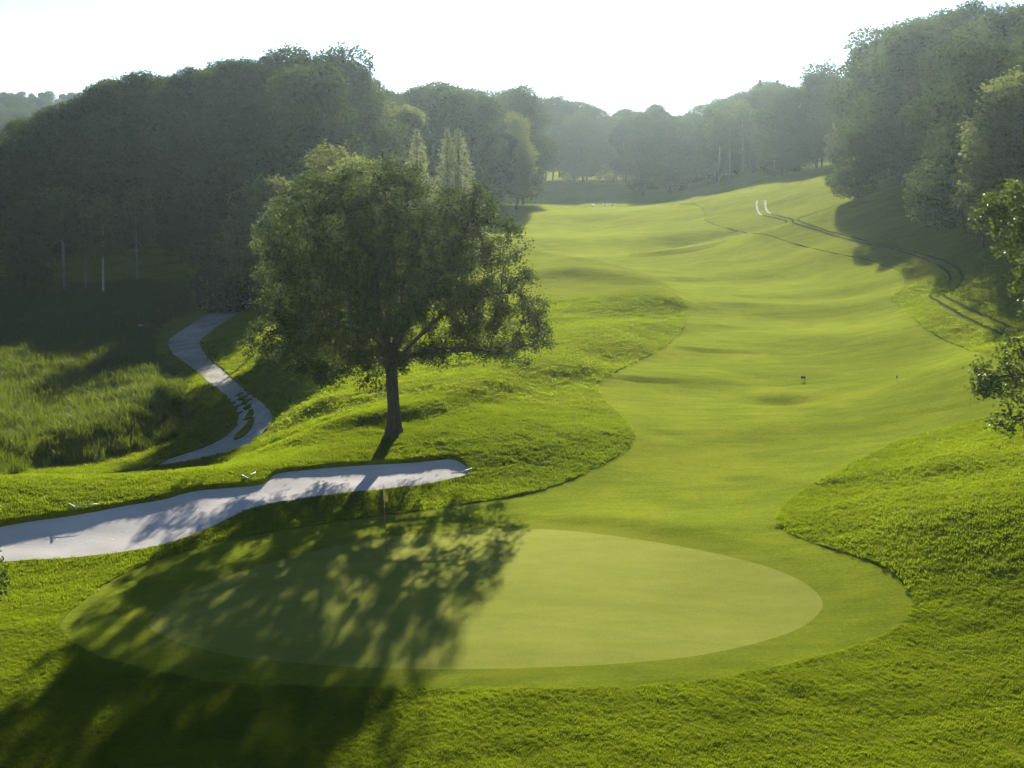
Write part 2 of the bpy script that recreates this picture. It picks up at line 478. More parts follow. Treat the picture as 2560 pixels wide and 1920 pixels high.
def bump_h(x, y):
    x = np.asarray(x, float); y = np.asarray(y, float); sh = x.shape; x = x.ravel(); y = y.ravel()
    z = np.zeros(len(x))
    for q, amp, wd in RD:
        lo = q.min(0) - 4 * wd; hi = q.max(0) + 4 * wd
        k = (x > lo[0]) & (x < hi[0]) & (y > lo[1]) & (y < hi[1])
        if not k.any(): continue
        d, pos = seg_dist(x[k], y[k], q)
        yq = np.interp(pos * (len(q) - 1), np.arange(len(q)), q[:, 1])
        ws = wd * np.where(y[k] < yq, 0.62, 1.35)          # steeper towards the green
        z[k] += 1.5 * amp * np.exp(-0.5 * (d / ws) ** 2) * (0.35 + 0.65 * np.sin(math.pi * np.clip(pos, 0.04, 0.96)))
    for hx, hy, amp, sx, sy in HD:
        z += amp * np.exp(-0.5 * (((x - hx) / sx) ** 2 + ((y - hy) / sy) ** 2))
    far = sstep(46, 75, y)
    z += wave(x, y, 13.0, 3) * 0.17 * far + wave(x, y, 5.5, 4) * 0.055 * (0.2 + 0.8 * far) + wave(x, y, 2.2, 6) * 0.012 * far
    z += wave(x, y, 30.0, 5) * 0.3 * sstep(90, 160, y)
    return z.reshape(sh)

def full_h(x, y): return base_h(x, y) + bump_h(x, y)

# ------------------------------------------------------------------ outlines on the ground
def outline(px, n=5, closed=True, off=(0, 0)):
    p = np.array(px, float) + np.array(off)
    return cast(smooth_poly(p, n, closed), full_h)[:, :2]

c5 = lambda L: [(x * 0.4642, y * 0.4642 + 680) for x, y in L]
c7 = lambda L: [(x * 0.4522 + 1860, y * 0.4522 + 400) for x, y in L]
GREEN = outline([(373,1557),(450,1490),(600,1430),(800,1374),(1000,1340),(1200,1323),(1330,1322),(1500,1335),(1700,1366),(1850,1398),(1950,1428),(2020,1463),(2055,1500),(2048,1532),(2000,1570),(1900,1605),(1750,1638),(1600,1655),(1400,1667),(1200,1672),(1000,1672),(800,1662),(600,1642),(470,1613),(400,1587)])
FAIR = outline([(153,1555),(235,1479),(353,1414),(529,1359),(705,1326),(964,1288),(1150,1262),(1300,1238),(1400,1210),(1480,1176),(1540,1142),(1578,1108),(1582,1080),(1556,1045),(1515,1005),(1490,972),(1495,955),(1540,930),(1600,900),(1640,880),(1690,846),(1712,815),(1718,785),(1710,755),(1690,730),(1660,708),(1600,682),(1500,652),(1370,634),(1280,612),(1225,570),(1215,530),
 (1250,514.5),(1500,517),(1690,511),(1738,512),(1758,527),(1764,552),(1820,572),(1881,584),(1921,588),(1982,609),(2064,629),(2150,646),(2200,660),(2245,678),(2262,705),(2240,735),(2226,750),(2249,766),(2294,807),(2357,848),(2439,879),(2560,915),(2700,950),(2700,995),(2560,1024),(2493,1042),(2403,1060),(2267,1096),(2150,1150),(2060,1198),(1990,1240),(1950,1278),(1943,1300),(1960,1325),(2000,1345),(2070,1370),(2130,1388),
 (2200,1412),(2253,1450),(2280,1497),(2271,1538),(2224,1579),(2141,1614),(2024,1650),(1848,1685),(1671,1711),(1436,1723),(1260,1724),(1058,1722),(823,1720),(588,1711),(470,1697),(294,1655),(206,1620),(165,1587)], 4)
B_BACK = [(-120,1322),(18,1292),(118,1276),(200,1262),(294,1247),(411,1225),(488,1206),(558,1199),(623,1194),(660,1186),(676,1172),(700,1161),(764,1154),(882,1143),(999,1138),(1087,1130),(1130,1134),(1162,1147),(1180,1168)]
B_FRONT = [(1162,1190),(1087,1206),(999,1218),(882,1232),(764,1247),(676,1259),(617,1276),(558,1303),(499,1332),(441,1353),(352,1373),(264,1388),(147,1400),(0,1405),(-120,1403)]
B_BACK = [(a, b + (11 if a < 1100 else 5)) for a, b in B_BACK]
SAND = outline(B_BACK + B_FRONT, 4)
SB = outline(B_BACK, 3, False); SF = outline(B_FRONT, 3, False)
PATH_PX = smooth_poly(c5([(1290,60),(1240,110),(1190,190),(1090,240),(1000,298),(920,350),(905,390),(930,440),(1010,500),(1080,550),(1130,600),(1200,650),(1258,720),(1280,780),(1268,830),(1200,890),(1100,940),(950,990),(800,1028),(600,1058),(340,1076),
  (100,1095),(100,1108),(420,1082),(600,1071),(800,1050),(1000,1022),(1180,982),(1300,942),(1380,892),(1440,842),(1468,790),(1450,740),(1400,690),(1330,640),(1260,580),(1200,520),(1130,470),(1088,412),(1078,372),(1150,310),(1250,242),(1350,180),(1390,105),(1400,60)]), 3)
PATH = np.where((PATH_PX[:, 0] < 400)[:, None], at_z(PATH_PX[:, 0], PATH_PX[:, 1], np.full(len(PATH_PX), -1.22))[:, :2], cast(PATH_PX, full_h)[:, :2])
MEDIAN = outline(c5([(1270,655),(1312,718),(1330,780),(1312,832),(1255,898),(1302,892),(1352,838),(1370,778),(1348,712),(1300,655)]), 3)
MARSH = outline(c5([(-300,120),(300,100),(800,90),(1090,85),(1120,150),(1040,220),(900,285),(810,400),(880,500),(950,600),(1000,700),(1015,790),(960,870),(850,935),(600,1005),(300,1040),(-300,1055)]), 3)
TRACKS = [c7([(72,226),(70,255),(76,283),(98,306),(200,330),(400,390),(600,450),(800,490),(950,535),(1060,580),(1120,620),(1140,660),(1120,700),(1030,748),(1060,778),(1150,830),(1300,910),(1480,990)]),
          c7([(119,226),(118,255),(126,280),(152,300),(300,340),(450,390),(650,445),(850,490),(1000,530),(1150,580),(1200,630),(1205,670),(1160,720),(1105,752),(1170,788),(1300,850),(1480,930)])]
TRK = [outline(t, 5, False) for t in TRACKS]

def inside(x, y, poly):
    c = np.zeros(len(x), bool)
    a = poly; b = np.roll(poly, -1, 0)
    for i in range(len(a)):
        x0, y0 = a[i]; x1, y1 = b[i]
        if y0 == y1: continue
        k = ((y0 > y) != (y1 > y)) & (x < (x1 - x0) * (y - y0) / (y1 - y0) + x0)
        c ^= k
    return c

def sdf(x, y, poly, pad=4.0):
    """negative inside"""
    lo = poly.min(0) - pad; hi = poly.max(0) + pad
    k = (x > lo[0]) & (x < hi[0]) & (y > lo[1]) & (y < hi[1])
    d = np.full(len(x), float(pad))
    if k.any():
        dd, _ = seg_dist(x[k], y[k], poly, True)
        d[k] = np.where(inside(x[k], y[k], poly), -dd, dd)
    return d

# ------------------------------------------------------------------ the ground sheet, cut into rough, fairway, green, sand and path
def axis(segs):
    a = [segs[0][0]]
    for s0, s1, d0, d1 in segs:
        x = s0
        while x < s1 - 1e-6:
            d = d0 + (d1 - d0) * (x - s0) / (s1 - s0)
            x = min(x + d, s1)
            a.append(x)
    return np.array(a)
xs = axis([(-760, -200, 45, 20), (-200, -70, 20, 2.5), (-70, -26, 2.5, .42), (-26, 26, .42, .42), (26, 60, .42, 1.6), (60, 200, 1.6, 20), (200, 760, 20, 45)])
ys = axis([(-80, 20, 12, 6), (20, 31, 4, .4), (31, 78, .36, .36), (78, 160, .36, .9), (160, 290, .9, 2.5), (290, 420, 2.5, 10), (420, 960, 15, 40)])
GX, GY = np.meshgrid(xs, ys)
P2 = np.column_stack([GX.ravel(), GY.ravel()])
nx, ny = len(xs), len(ys)
ii, jj = np.meshgrid(np.arange(nx - 1), np.arange(ny - 1))
v0 = (jj * nx + ii).ravel()
odd = ((ii + jj) % 2).ravel() == 1
T = np.vstack([np.where(odd[:, None], np.column_stack([v0, v0 + 1, v0 + nx + 1]), np.column_stack([v0, v0 + 1, v0 + nx])),
               np.where(odd[:, None], np.column_stack([v0, v0 + nx + 1, v0 + nx]), np.column_stack([v0 + 1, v0 + nx + 1, v0 + nx]))])

def split(P, T, f):
    f = np.where(np.abs(f) < 1e-4, 1e-4, f)
    neg = f[T] < 0
    cnt = neg.sum(1)
    Tin = T[cnt == 3]; Tout = T[cnt == 0]
    new = [P]; n = len(P)
    ins, outs = [Tin], [Tout]
    mix = np.where((cnt == 1) | (cnt == 2))[0]
    if len(mix):
        TT = T[mix]; N = neg[mix]
        lone_val = (N.sum(1) == 1)
        lone = np.where(lone_val, np.argmax(N, 1), np.argmin(N, 1))
        r = np.arange(len(TT))
        a = TT[r, lone]; b = TT[r, (lone + 1) % 3]; c = TT[r, (lone + 2) % 3]
        key = np.vstack([np.sort(np.column_stack([a, b]), 1), np.sort(np.column_stack([a, c]), 1)])
        u, inv = np.unique(key, axis=0, return_inverse=True)
        inv = np.asarray(inv).ravel()
        fa, fb = f[u[:, 0]], f[u[:, 1]]
        t = fa / (fa - fb)
        new.append(P[u[:, 0]] * (1 - t[:, None]) + P[u[:, 1]] * t[:, None])
        ab = n + inv[:len(a)]; ac = n + inv[len(a):]
        tl = np.column_stack([a, ab, ac]); q1 = np.column_stack([ab, b, c]); q2 = np.column_stack([ab, c, ac])
        ins += [tl[lone_val], q1[~lone_val], q2[~lone_val]]
        outs += [tl[~lone_val], q1[lone_val], q2[lone_val]]
    return np.vstack(new), np.vstack(ins), np.vstack(outs)

def wob(x, y, s, a, seed): return wave(x, y, s, seed) * a
REG = {}
def take(name, P, T, fun):
    P, a, b = split(P, T, fun(P[:, 0], P[:, 1]))
    REG[name] = a
    return P, b
rag = lambda x, y: wave(x, y, 0.9, 21) * 0.10 + wave(x, y, 2.3, 22) * 0.10
rest = T; P = P2
P, rest = take('green', P, rest, lambda x, y: sdf(x, y, GREEN))
P, rest = take('collar', P, rest, lambda x, y: sdf(x, y, GREEN, 6) - 0.85 + wave(x, y, 1.5, 25) * .04)
P, rest = take('fairway', P, rest, lambda x, y: sdf(x, y, FAIR) + wave(x, y, 1.1, 24) * 0.05)
P, rest = take('sand', P, rest, lambda x, y: sdf(x, y, SAND) + wave(x, y, 0.8, 23) * 0.05)
P, rest = take('path', P, rest, lambda x, y: np.maximum(sdf(x, y, PATH), -sdf(x, y, MEDIAN)) + 0.35 * rag(x, y))
REG['ground'] = rest
H = full_h(P[:, 0], P[:, 1])
_ms = sdf(P[:, 0], P[:, 1], MARSH, 5.0)
H = H + (0.85 + 0.45 * wave(P[:, 0], P[:, 1], 7.0, 63) + 0.45 * np.exp(-((-_ms - 2.2) / 1.6) ** 2) * (1 - sstep(82, 98, P[:, 1]))) * sstep(-0.1, 2.0, -_ms)     # low hummock added so the front of the marsh falls into shade

def sand_z(x, y, h):
    db, _ = seg_dist(x, y, SB); df, _ = seg_dist(x, y, SF)
    t = df / (db + df + 1e-6)
    return h - (0.04 + 0.13 * sstep(0.05, 0.95, t) + 0.08 * sstep(0, 2.0, df) * sstep(0, 1.2, db)) + wave(x, y, 2.6, 31) * 0.05

def region(name, objname, mat, zfun=None, skirt=0.0, lift=0.0):
    t = REG[name]
    u, inv = np.unique(t.ravel(), return_inverse=True)
    inv = np.asarray(inv).reshape(t.shape)
    p = P[u]; z = H[u].copy()
    if zfun is not None: z = zfun(p[:, 0], p[:, 1], z)
    V = np.column_stack([p, z + lift])
    F = inv
    if skirt > 0:
        e = np.vstack([inv[:, [0, 1]], inv[:, [1, 2]], inv[:, [2, 0]]])
        k = np.sort(e, 1)
        _, idx, cnt = np.unique(k, axis=0, return_index=True, return_counts=True)
        be = e[idx[cnt == 1]]
        mid = p[be].mean(1)
        be = be[(np.abs(mid[:, 0]) < 700) & (mid[:, 1] > -70) & (mid[:, 1] < 900)]
        bu, bi = np.unique(be.ravel(), return_inverse=True); bi = np.asarray(bi).reshape(be.shape)
        top = V[bu]; bot = top.copy(); bot[:, 2] -= skirt
        n = len(V); m = len(bu)
        V = np.vstack([V, top, bot])
        a = n + bi[:, 0]; b = n + bi[:, 1]
        F = np.vstack([F, np.column_stack([a, a + m, b + m]), np.column_stack([a, b + m, b])])
    me = np_mesh(objname, V, F, True)
    return tag(link(objname, me, M[mat]), kind='structure')

ROUGH_LIFT = 0.028
def rough_extra(x, y): return wave(x, y, 4.2, 43) * 0.05 + wave(x, y, 1.7, 41) * 0.045 + wave(x, y, 0.9, 42) * 0.012 + ROUGH_LIFT
region('ground', 'ground', 'rough', lambda x, y, h: h + rough_extra(x, y), 0.75, 0.0)
region('fairway', 'fairway', 'fairway')
region('collar', 'green_collar', 'collar')
region('green', 'putting_green', 'green')
region('sand', 'bunker_sand', 'sand', sand_z)
region('path', 'gravel_path', 'gravel', lambda x, y, h: h - 0.03)

# fast height lookup from the grid
HG = H[:nx * ny].reshape(ny, nx)
def hz(x, y):
    x = np.atleast_1d(np.asarray(x, float)); y = np.atleast_1d(np.asarray(y, float))
    i = np.clip(np.searchsorted(xs, x) - 1, 0, nx - 2); j = np.clip(np.searchsorted(ys, y) - 1, 0, ny - 2)
    fx = (x - xs[i]) / (xs[i + 1] - xs[i]); fy = (y - ys[j]) / (ys[j + 1] - ys[j])
    return (HG[j, i] * (1 - fx) + HG[j, i + 1] * fx) * (1 - fy) + (HG[j + 1, i] * (1 - fx) + HG[j + 1, i + 1] * fx) * fy
def hz1(x, y): return float(hz(x, y)[0])

# twin wheel tracks worn into the right hand bank
def ribbon(name, line, width, lift, mat, seed):
    q = np.asarray(line); r = np.random.default_rng(seed)
    seg = np.concatenate([[0], np.cumsum(np.linalg.norm(np.diff(q, axis=0), axis=1))])
    s = np.arange(0, seg[-1], 0.6)
    c = np.column_stack([np.interp(s, seg, q[:, 0]), np.interp(s, seg, q[:, 1])])
    tn = np.gradient(c, axis=0); tn /= np.linalg.norm(tn, axis=1)[:, None] + 1e-9
    nn = np.column_stack([-tn[:, 1], tn[:, 0]])
    w = width * (0.85 + 0.3 * r.random(len(s)))[:, None]
    rows = [c + nn * w * k for k in (-.5, -.2, .2, .5)]
    V = []
    for k, rw in enumerate(rows):
        z = hz(rw[:, 0], rw[:, 1]) + rough_extra(rw[:, 0], rw[:, 1]) + lift - (0.01 if k in (1, 2) else 0)
        V.append(np.column_stack([rw, z]))
    V = np.stack(V, 1).reshape(-1, 3)
    n = len(s); F = []
    for i in range(n - 1):
        for k in range(3):
            a = i * 4 + k; F.append((a, a + 1, a + 5, a + 4))
    return tag(link(name, np_mesh(name, V, np.array(F), True), M[mat]), kind='structure')
for k, t in enumerate(TRK):
    ribbon('wheel_track', t[:16], 0.22, 0.04, 'gravel', 50 + k)
    ribbon('wheel_track', t[15:], 0.16, 0.035, 'rut', 60 + k)  # dark stretch: shade of the rut is in the material colour

# ------------------------------------------------------------------ tree building
def colonize(seed_nodes, seed_par, att, step, infl, kill, iters, r, tropism=(0, 0, 0.0)):
    nodes = [np.array(p, float) for p in seed_nodes]; par = list(seed_par)
    A = np.array(att, float); N = np.array(nodes)
    near = np.full(len(A), 1e9); who = np.zeros(len(A), int)
    def upd(i0, pts):
        nonlocal near, who
        if len(A) == 0: return
        d = np.linalg.norm(A[:, None, :] - pts[None, :, :], axis=2)
        k = d.argmin(1); m = d[np.arange(len(A)), k]
        b = m < near
        near[b] = m[b]; who[b] = i0 + k[b]
    upd(0, N)
    trop = np.array(tropism)
    for _ in range(iters):
        if len(A) == 0: break
        use = near < infl
        if not use.any(): break
        w = who[use]; d = A[use] - np.array(nodes)[w]
        d /= np.linalg.norm(d, axis=1)[:, None] + 1e-9
        uw, inv = np.unique(w, return_inverse=True); inv = np.asarray(inv).ravel()
        g = np.zeros((len(uw), 3)); np.add.at(g, inv, d)
        g += r.normal(0, 0.25, g.shape); g /= np.linalg.norm(g, axis=1)[:, None] + 1e-9
        g += trop; g /= np.linalg.norm(g, axis=1)[:, None] + 1e-9
        newp = np.array(nodes)[uw] + g * step
        i0 = len(nodes)
        nodes += list(newp); par += list(uw)
        upd(i0, newp)
        keep = near > kill
        A = A[keep]; near = near[keep]; who = who[keep]
    return np.array(nodes), np.array(par)

def radii(par, n, tip, power, rmax):
    r = np.zeros(n); acc = np.zeros(n)
    ch = np.zeros(n, int)
    for i in range(n):
        if par[i] >= 0: ch[par[i]] += 1
    for i in range(n - 1, -1, -1):
        v = tip ** power if ch[i] == 0 else acc[i]
        r[i] = v ** (1 / power)
        if par[i] >= 0: acc[par[i]] += v
    return r * min(1.0, rmax / r[0]) if r[0] > rmax else r * (rmax / r[0]) ** 0.6, ch

def tubes(nodes, par, rad, idx, sides=6):
    idx = [i for i in idx if par[i] >= 0]
    a = nodes[par[idx]]; b = nodes[idx]
    ra = np.minimum(rad[par[idx]], rad[idx] * 1.35); rb = rad[idx]
    d = b - a; L = np.linalg.norm(d, axis=1)[:, None] + 1e-9; d /= L
    ref = np.where(np.abs(d[:, 2:3]) > 0.9, np.array([[1.0, 0, 0]]), np.array([[0, 0, 1.0]]))
    u = np.cross(d, ref); u /= np.linalg.norm(u, axis=1)[:, None]; w = np.cross(d, u)
    b = b + d * (rb[:, None] * 0.4)
    V = np.empty((len(idx), 2, sides, 3))
    for k in range(sides):
        t = 2 * math.pi * k / sides
        o = u * math.cos(t) + w * math.sin(t)
        V[:, 0, k] = a + o * ra[:, None]; V[:, 1, k] = b + o * rb[:, None]
    F = []
    base = (np.arange(len(idx)) * 2 * sides)[:, None]
    for k in range(sides):
        k2 = (k + 1) % sides
        F.append(np.column_stack([base[:, 0] + k, base[:, 0] + k2, base[:, 0] + sides + k2, base[:, 0] + sides + k]))
    return V.reshape(-1, 3), np.vstack(F)

def leaves(cen, size, r, up=0.35, aspect=0.55, tint=None, droop=0.0):
    n = len(cen)
    d = r.normal(0, 1, (n, 3)); d[:, 2] = d[:, 2] * 0.6 - droop; d /= np.linalg.norm(d, axis=1)[:, None]
    nr = r.normal(0, 1, (n, 3)); nr[:, 2] += up
    s = np.cross(d, nr); s /= np.linalg.norm(s, axis=1)[:, None] + 1e-9
    nn = np.cross(s, d)
    L = (size * r.uniform(0.65, 1.3, n))[:, None]
    V = np.empty((n, 4, 3))
    V[:, 0] = cen - d * L * 0.5; V[:, 2] = cen + d * L * 0.5
    V[:, 1] = cen + s * L * aspect * 0.5 + nn * L * 0.08 - d * L * .06; V[:, 3] = cen - s * L * aspect * 0.5 + nn * L * 0.08 - d * L * .06
    F = np.arange(n * 4).reshape(n, 4)
    t = r.random(n) if tint is None else tint
    return V.reshape(-1, 3), F, np.repeat(t, 4)

def in_lobes(lobes, n, r, hollow=0.35):
    """random points in a union of ellipsoids ((centre),(radii)), weight by size, more towards the shell"""
    lobes = [(np.array(c, float), np.array(a, float)) for c, a in lobes]
    wts = np.array([a.prod() ** 0.75 for c, a in lobes]); wts /= wts.sum()
    k = r.choice(len(lobes), n, p=wts)
    d = r.normal(0, 1, (n, 3)); d /= np.linalg.norm(d, axis=1)[:, None]
    rr = (hollow ** 3 + (1 - hollow ** 3) * r.random(n)) ** (1 / 3)
    C = np.array([lobes[i][0] for i in k]); Aq = np.array([lobes[i][1] for i in k])
    return C + d * Aq * rr[:, None]

def foliage(nodes, par, rad, ch, rmax, per, spread, size, r, mat, name, parent, zmin=-1e9, **kw):
    twig = np.where((rad < rmax) & (nodes[:, 2] > zmin))[0]
    cen = np.repeat(nodes[twig], per, 0) + r.normal(0, spread, (len(twig) * per, 3))
    base = np.repeat(r.random(len(twig)) * 0.6, per) + r.random(len(twig) * per) * 0.4
    V, F, t = leaves(cen, size, r, tint=base, **kw)
    return link(name, np_mesh(name, V, F, False, t), M[mat], parent)

def chain(nodes, par, pts, start, step=0.3):
    """append a curve that leaves node START"""
    prev = start
    p = smooth_poly(np.vstack([nodes[start], np.array(pts, float)]), 6, False)
    seg = np.concatenate([[0], np.cumsum(np.linalg.norm(np.diff(p, axis=0), axis=1))])
    for s in np.arange(step, seg[-1], step):
        nodes.append(np.array([np.interp(s, seg, p[:, k]) for k in range(3)])); par.append(prev); prev = len(nodes) - 1
    return prev

# ------------------------------------------------------------------ the solitary tree on the mound
def main_tree():
    r = np.random.default_rng(11)
    bp = cast([(985, 1085)], full_h)[0]
    base = np.array([bp[0], bp[1], hz1(bp[0], bp[1])])
    Q = lambda px, py, dy=0.0: at_y(px, py, base[1] + dy) - base
    nodes = [np.array([0, 0, -0.15])]; par = [-1]
    top = chain(nodes, par, [Q(985, 1040), Q(983, 1000), Q(979, 940), Q(976, 893)], 0, 0.25)
    ntr = len(nodes)
    limbs = [[(960,850,-.1),(950,780,-.2),(945,720,-.4),(925,640,-.6),(880,560,-.8),(850,500,-1)], [(968,800,.2),(980,720,.4),(985,640,.5),(975,560,.7),(960,470,.8)],
             [(1005,840,-.3),(1050,770,-.6),(1090,700,-.9),(1140,620,-1.2),(1170,560,-1.5)], [(1020,870,.4),(1080,810,.8),(1130,770,1),(1200,740,1.2),(1290,730,1.2)],
             [(1030,888,-.6),(1100,872,-1.2),(1180,872,-1.6),(1260,885,-2)], [(940,850,-.3),(870,822,-.8),(800,812,-1.2),(735,835,-1.5)], [(935,880,.4),(865,890,.8),(800,925,.9)],
             [(955,830,.5),(900,740,1),(820,660,1.5),(740,610,1.9)], [(985,850,-1.2),(1000,780,-2.4),(1010,700,-3.6)], [(965,840,1.0),(950,760,2.3),(930,660,3.6)], [(990,850,1.2),(1040,760,2.6),(1080,690,3.6)], [(960,860,-1),(910,800,-2.2),(870,740,-3.4)], [(1020,890,1.0),(1110,880,2.0),(1230,875,2.6)], [(950,890,1.0),(900,880,2),(850,880,2.8)]]
    starts = [top, top, top, top - 1, top - 2, top - 1, top - 3, top, top, top - 1, top, top - 1, top - 1, top - 2]
    for L, st in zip(limbs, starts): chain(nodes, par, [Q(*p) for p in L], st, 0.3)
    lob = []
    def lo(px, py, rx, rz, dy=0.0, ry=None):
        lob.append((Q(px, py, dy), (rx / 61.0, (ry if ry else (rx + rz) / 2) / 61.0, rz / 61.0)))
    for a in [(955,480,150,95,0),(880,520,150,110,-1.2),(1040,520,120,100,.8),(760,560,105,90,.6),(745,650,100,70,-.6),(1140,570,100,90,-.6),(720,740,80,60,.6),(705,850,85,62,-.8),(740,905,70,45,.8),(820,935,50,42,-.6),(830,840,100,60,-1.5),
              (1200,680,105,85,.8),(1290,740,85,85,-.3),(1330,810,55,75,.4),(1255,865,105,38,-1.4),(1150,800,110,70,1.6),(970,640,150,110,0,),(960,760,120,90,0),(950,900,95,36,-.4),(895,955,36,30,-.6),(815,955,40,36,-1.2),(1290,640,60,60,-.4),(660,820,45,60,.2),(1040,880,80,34,-1),
              (860,660,120,95,-3.2),(1080,690,120,95,-3.4),(970,780,110,70,-3.6),(890,600,125,105,3.2),(1060,620,120,100,3.4),(980,740,140,80,3.8),(780,760,90,80,2.6),(1200,780,90,70,-2.8),(970,540,120,90,-2.4),(1230,850,90,55,2.4),(1080,860,100,50,3.0),(940,860,100,50,3.0),(800,860,90,55,2.4),(1150,720,90,70,4.6),(820,700,90,70,4.4),(1300,880,85,40,2.0),(1200,885,95,40,2.6),(1080,885,95,40,2.8),(950,885,90,40,2.8),(830,890,85,40,2.4),(1340,840,55,45,1.5),(1180,500,75,60,.4),(1235,570,70,65,-.3),(700,640,70,65,.3),(690,710,60,60,-.3),(800,480,80,60,.2),(1190,620,75,75,0),(1185,740,85,65,.2),(650,850,60,55,2.6)]:
        lo(*a)
    att = in_lobes(lob, 3900, r, 0.2)
    nd_, pr = colonize(nodes, par, att, 0.30, 3.0, 0.42, 130, r, (0, 0, 0.02))
    n = len(nd_)
    rad, ch = radii(pr, n, 0.008, 2.35, 0.36)
    # root flare
    rad[:ntr] = np.maximum(rad[:ntr], 0.235)
    for i in range(ntr): rad[i] += 0.17 * math.exp(-max(nd_[i, 2], 0) / 0.35)
    root = empty('oak_tree', base)
    tag(root, 'large solitary dark leafy tree with wide spreading crown on the mound behind the bunker', 'tree')
    lab = np.full(n, -1)
    first = {}
    for i in range(n):
        p = pr[i]
        if i < ntr: lab[i] = 0
        elif p < ntr: first[i] = len(first) + 1; lab[i] = first[i]
        else: lab[i] = lab[p]
    small = []
    V, F = tubes(nd_, pr, rad, list(range(ntr)), 12)
    link('trunk', np_mesh('trunk', V, F), M['bark'], root)
    for i, k in first.items():
        idx = list(np.where(lab == k)[0])
        if rad[i] > 0.05 and len(idx) > 25:
            V, F = tubes(nd_, pr, rad, idx, 6); link('limb', np_mesh('limb', V, F), M['bark'], root)
        else: small += idx
    if small:
        V, F = tubes(nd_, pr, rad, small, 5); tag(link('twigs', np_mesh('twigs', V, F), M['bark'], root), kind='stuff')
    tw = np.where((rad < 0.045) & (nd_[:, 2] > 1.9))[0]
    tw = tw[r.random(len(tw)) < 0.80 + 0.45 * wave(nd_[tw, 0] + nd_[tw, 2] * .7, nd_[tw, 1] - nd_[tw, 2] * .6, 1.5, 71)]
    print('OAK', n, len(tw), rad[:ntr].max(), np.median(rad))
    per = int(122000 / len(tw))
    cen = np.repeat(nd_[tw], per, 0) + r.normal(0, 0.15, (len(tw) * per, 3))
    tt = np.repeat(r.random(len(tw)) * 0.6, per) + r.random(len(tw) * per) * 0.4
    V, F, t = leaves(cen, 0.118, r, tint=tt, aspect=0.62)
    tag(link('crown', np_mesh('crown', V, F, False, t), M['oak_leaf'], root), kind='stuff')
    return root

# ------------------------------------------------------------------ prototypes for the woods (unit: metres, about 14 m tall)
def proto_broad(name, seed, h=14.0, w=4.2, clear=0.16, leafn=9000, size=0.36, mat='wood_leaf', barkm='bark', nl=16, spread=0.42, rt=0.24, droop=0.0, top=1.0, twig_r=0.04, ls=1.0):
    r = np.random.default_rng(seed)
    nodes = [np.array([0, 0, -0.6])]; par = [-1]
    lean = r.normal(0, 0.25, 2)
    tp = chain(nodes, par, [(lean[0] * .3, lean[1] * .3, h * .2), (lean[0], lean[1], h * 0.5), (lean[0] * 1.5, lean[1] * 1.5, h * 0.8)], 0, 0.7)
    lob = []
    for k in range(nl):
        z = h * (clear + 0.12 + (0.86 - clear - 0.05) * (k + 0.5) / nl)
        f = math.sin(math.pi * min(1, max(0.12, ((z / h - clear) / (1.03 - clear)))) ** 0.8) ** 0.7
        a = k * 2.4 + r.uniform(-.5, .5); rr = w * f * r.uniform(0.35, 0.68)
        s = w * r.uniform(0.32, 0.52) * (0.75 + 0.35 * f) * ls
        lob.append(((lean[0] + rr * math.cos(a), lean[1] + rr * math.sin(a), z), (s, s, s * r.uniform(0.6, 0.85))))
    lob.append(((lean[0] * 1.4, lean[1] * 1.4, h * 0.88 * top), (w * .4, w * .4, h * 0.11)))
    att = in_lobes(lob, 520, r, 0.5)
    nd_, pr = colonize(nodes, par, att, 0.75, 8.0, 1.0, 60, r, (0, 0, 0.05))
    rad, ch = radii(pr, len(nd_), 0.02, 2.3, rt)
    big = [i for i in range(len(nd_)) if rad[i] > twig_r]
    V, F = tubes(nd_, pr, rad, big, 6)
    tm = np_mesh(name + '_trunk', V, F); tm.materials.append(M[barkm])
    tw = np.where((rad < 0.06) & (nd_[:, 2] > h * clear))[0]
    per = max(1, leafn // (2 * len(tw)))
    cen = np.repeat(nd_[tw], per, 0) + r.normal(0, spread, (len(tw) * per, 3))
    tint = np.repeat(r.random(len(tw)), per) * 0.6 + r.random(len(cen)) * 0.4
    c2 = in_lobes(lob, leafn - len(cen), r, 0.86) + r.normal(0, spread * .5, (max(0, leafn - len(cen)), 3))
    cen = np.vstack([cen, c2]); tint = np.concatenate([tint, r.random(len(c2))])
    V, F, t = leaves(cen, size, r, up=0.5, aspect=0.62, tint=tint, droop=droop)
    cm = np_mesh(name + '_crown', V, F, False, t); cm.materials.append(M[mat])
    return tm, cm, float(np.percentile(V[:, 2], 99.6))

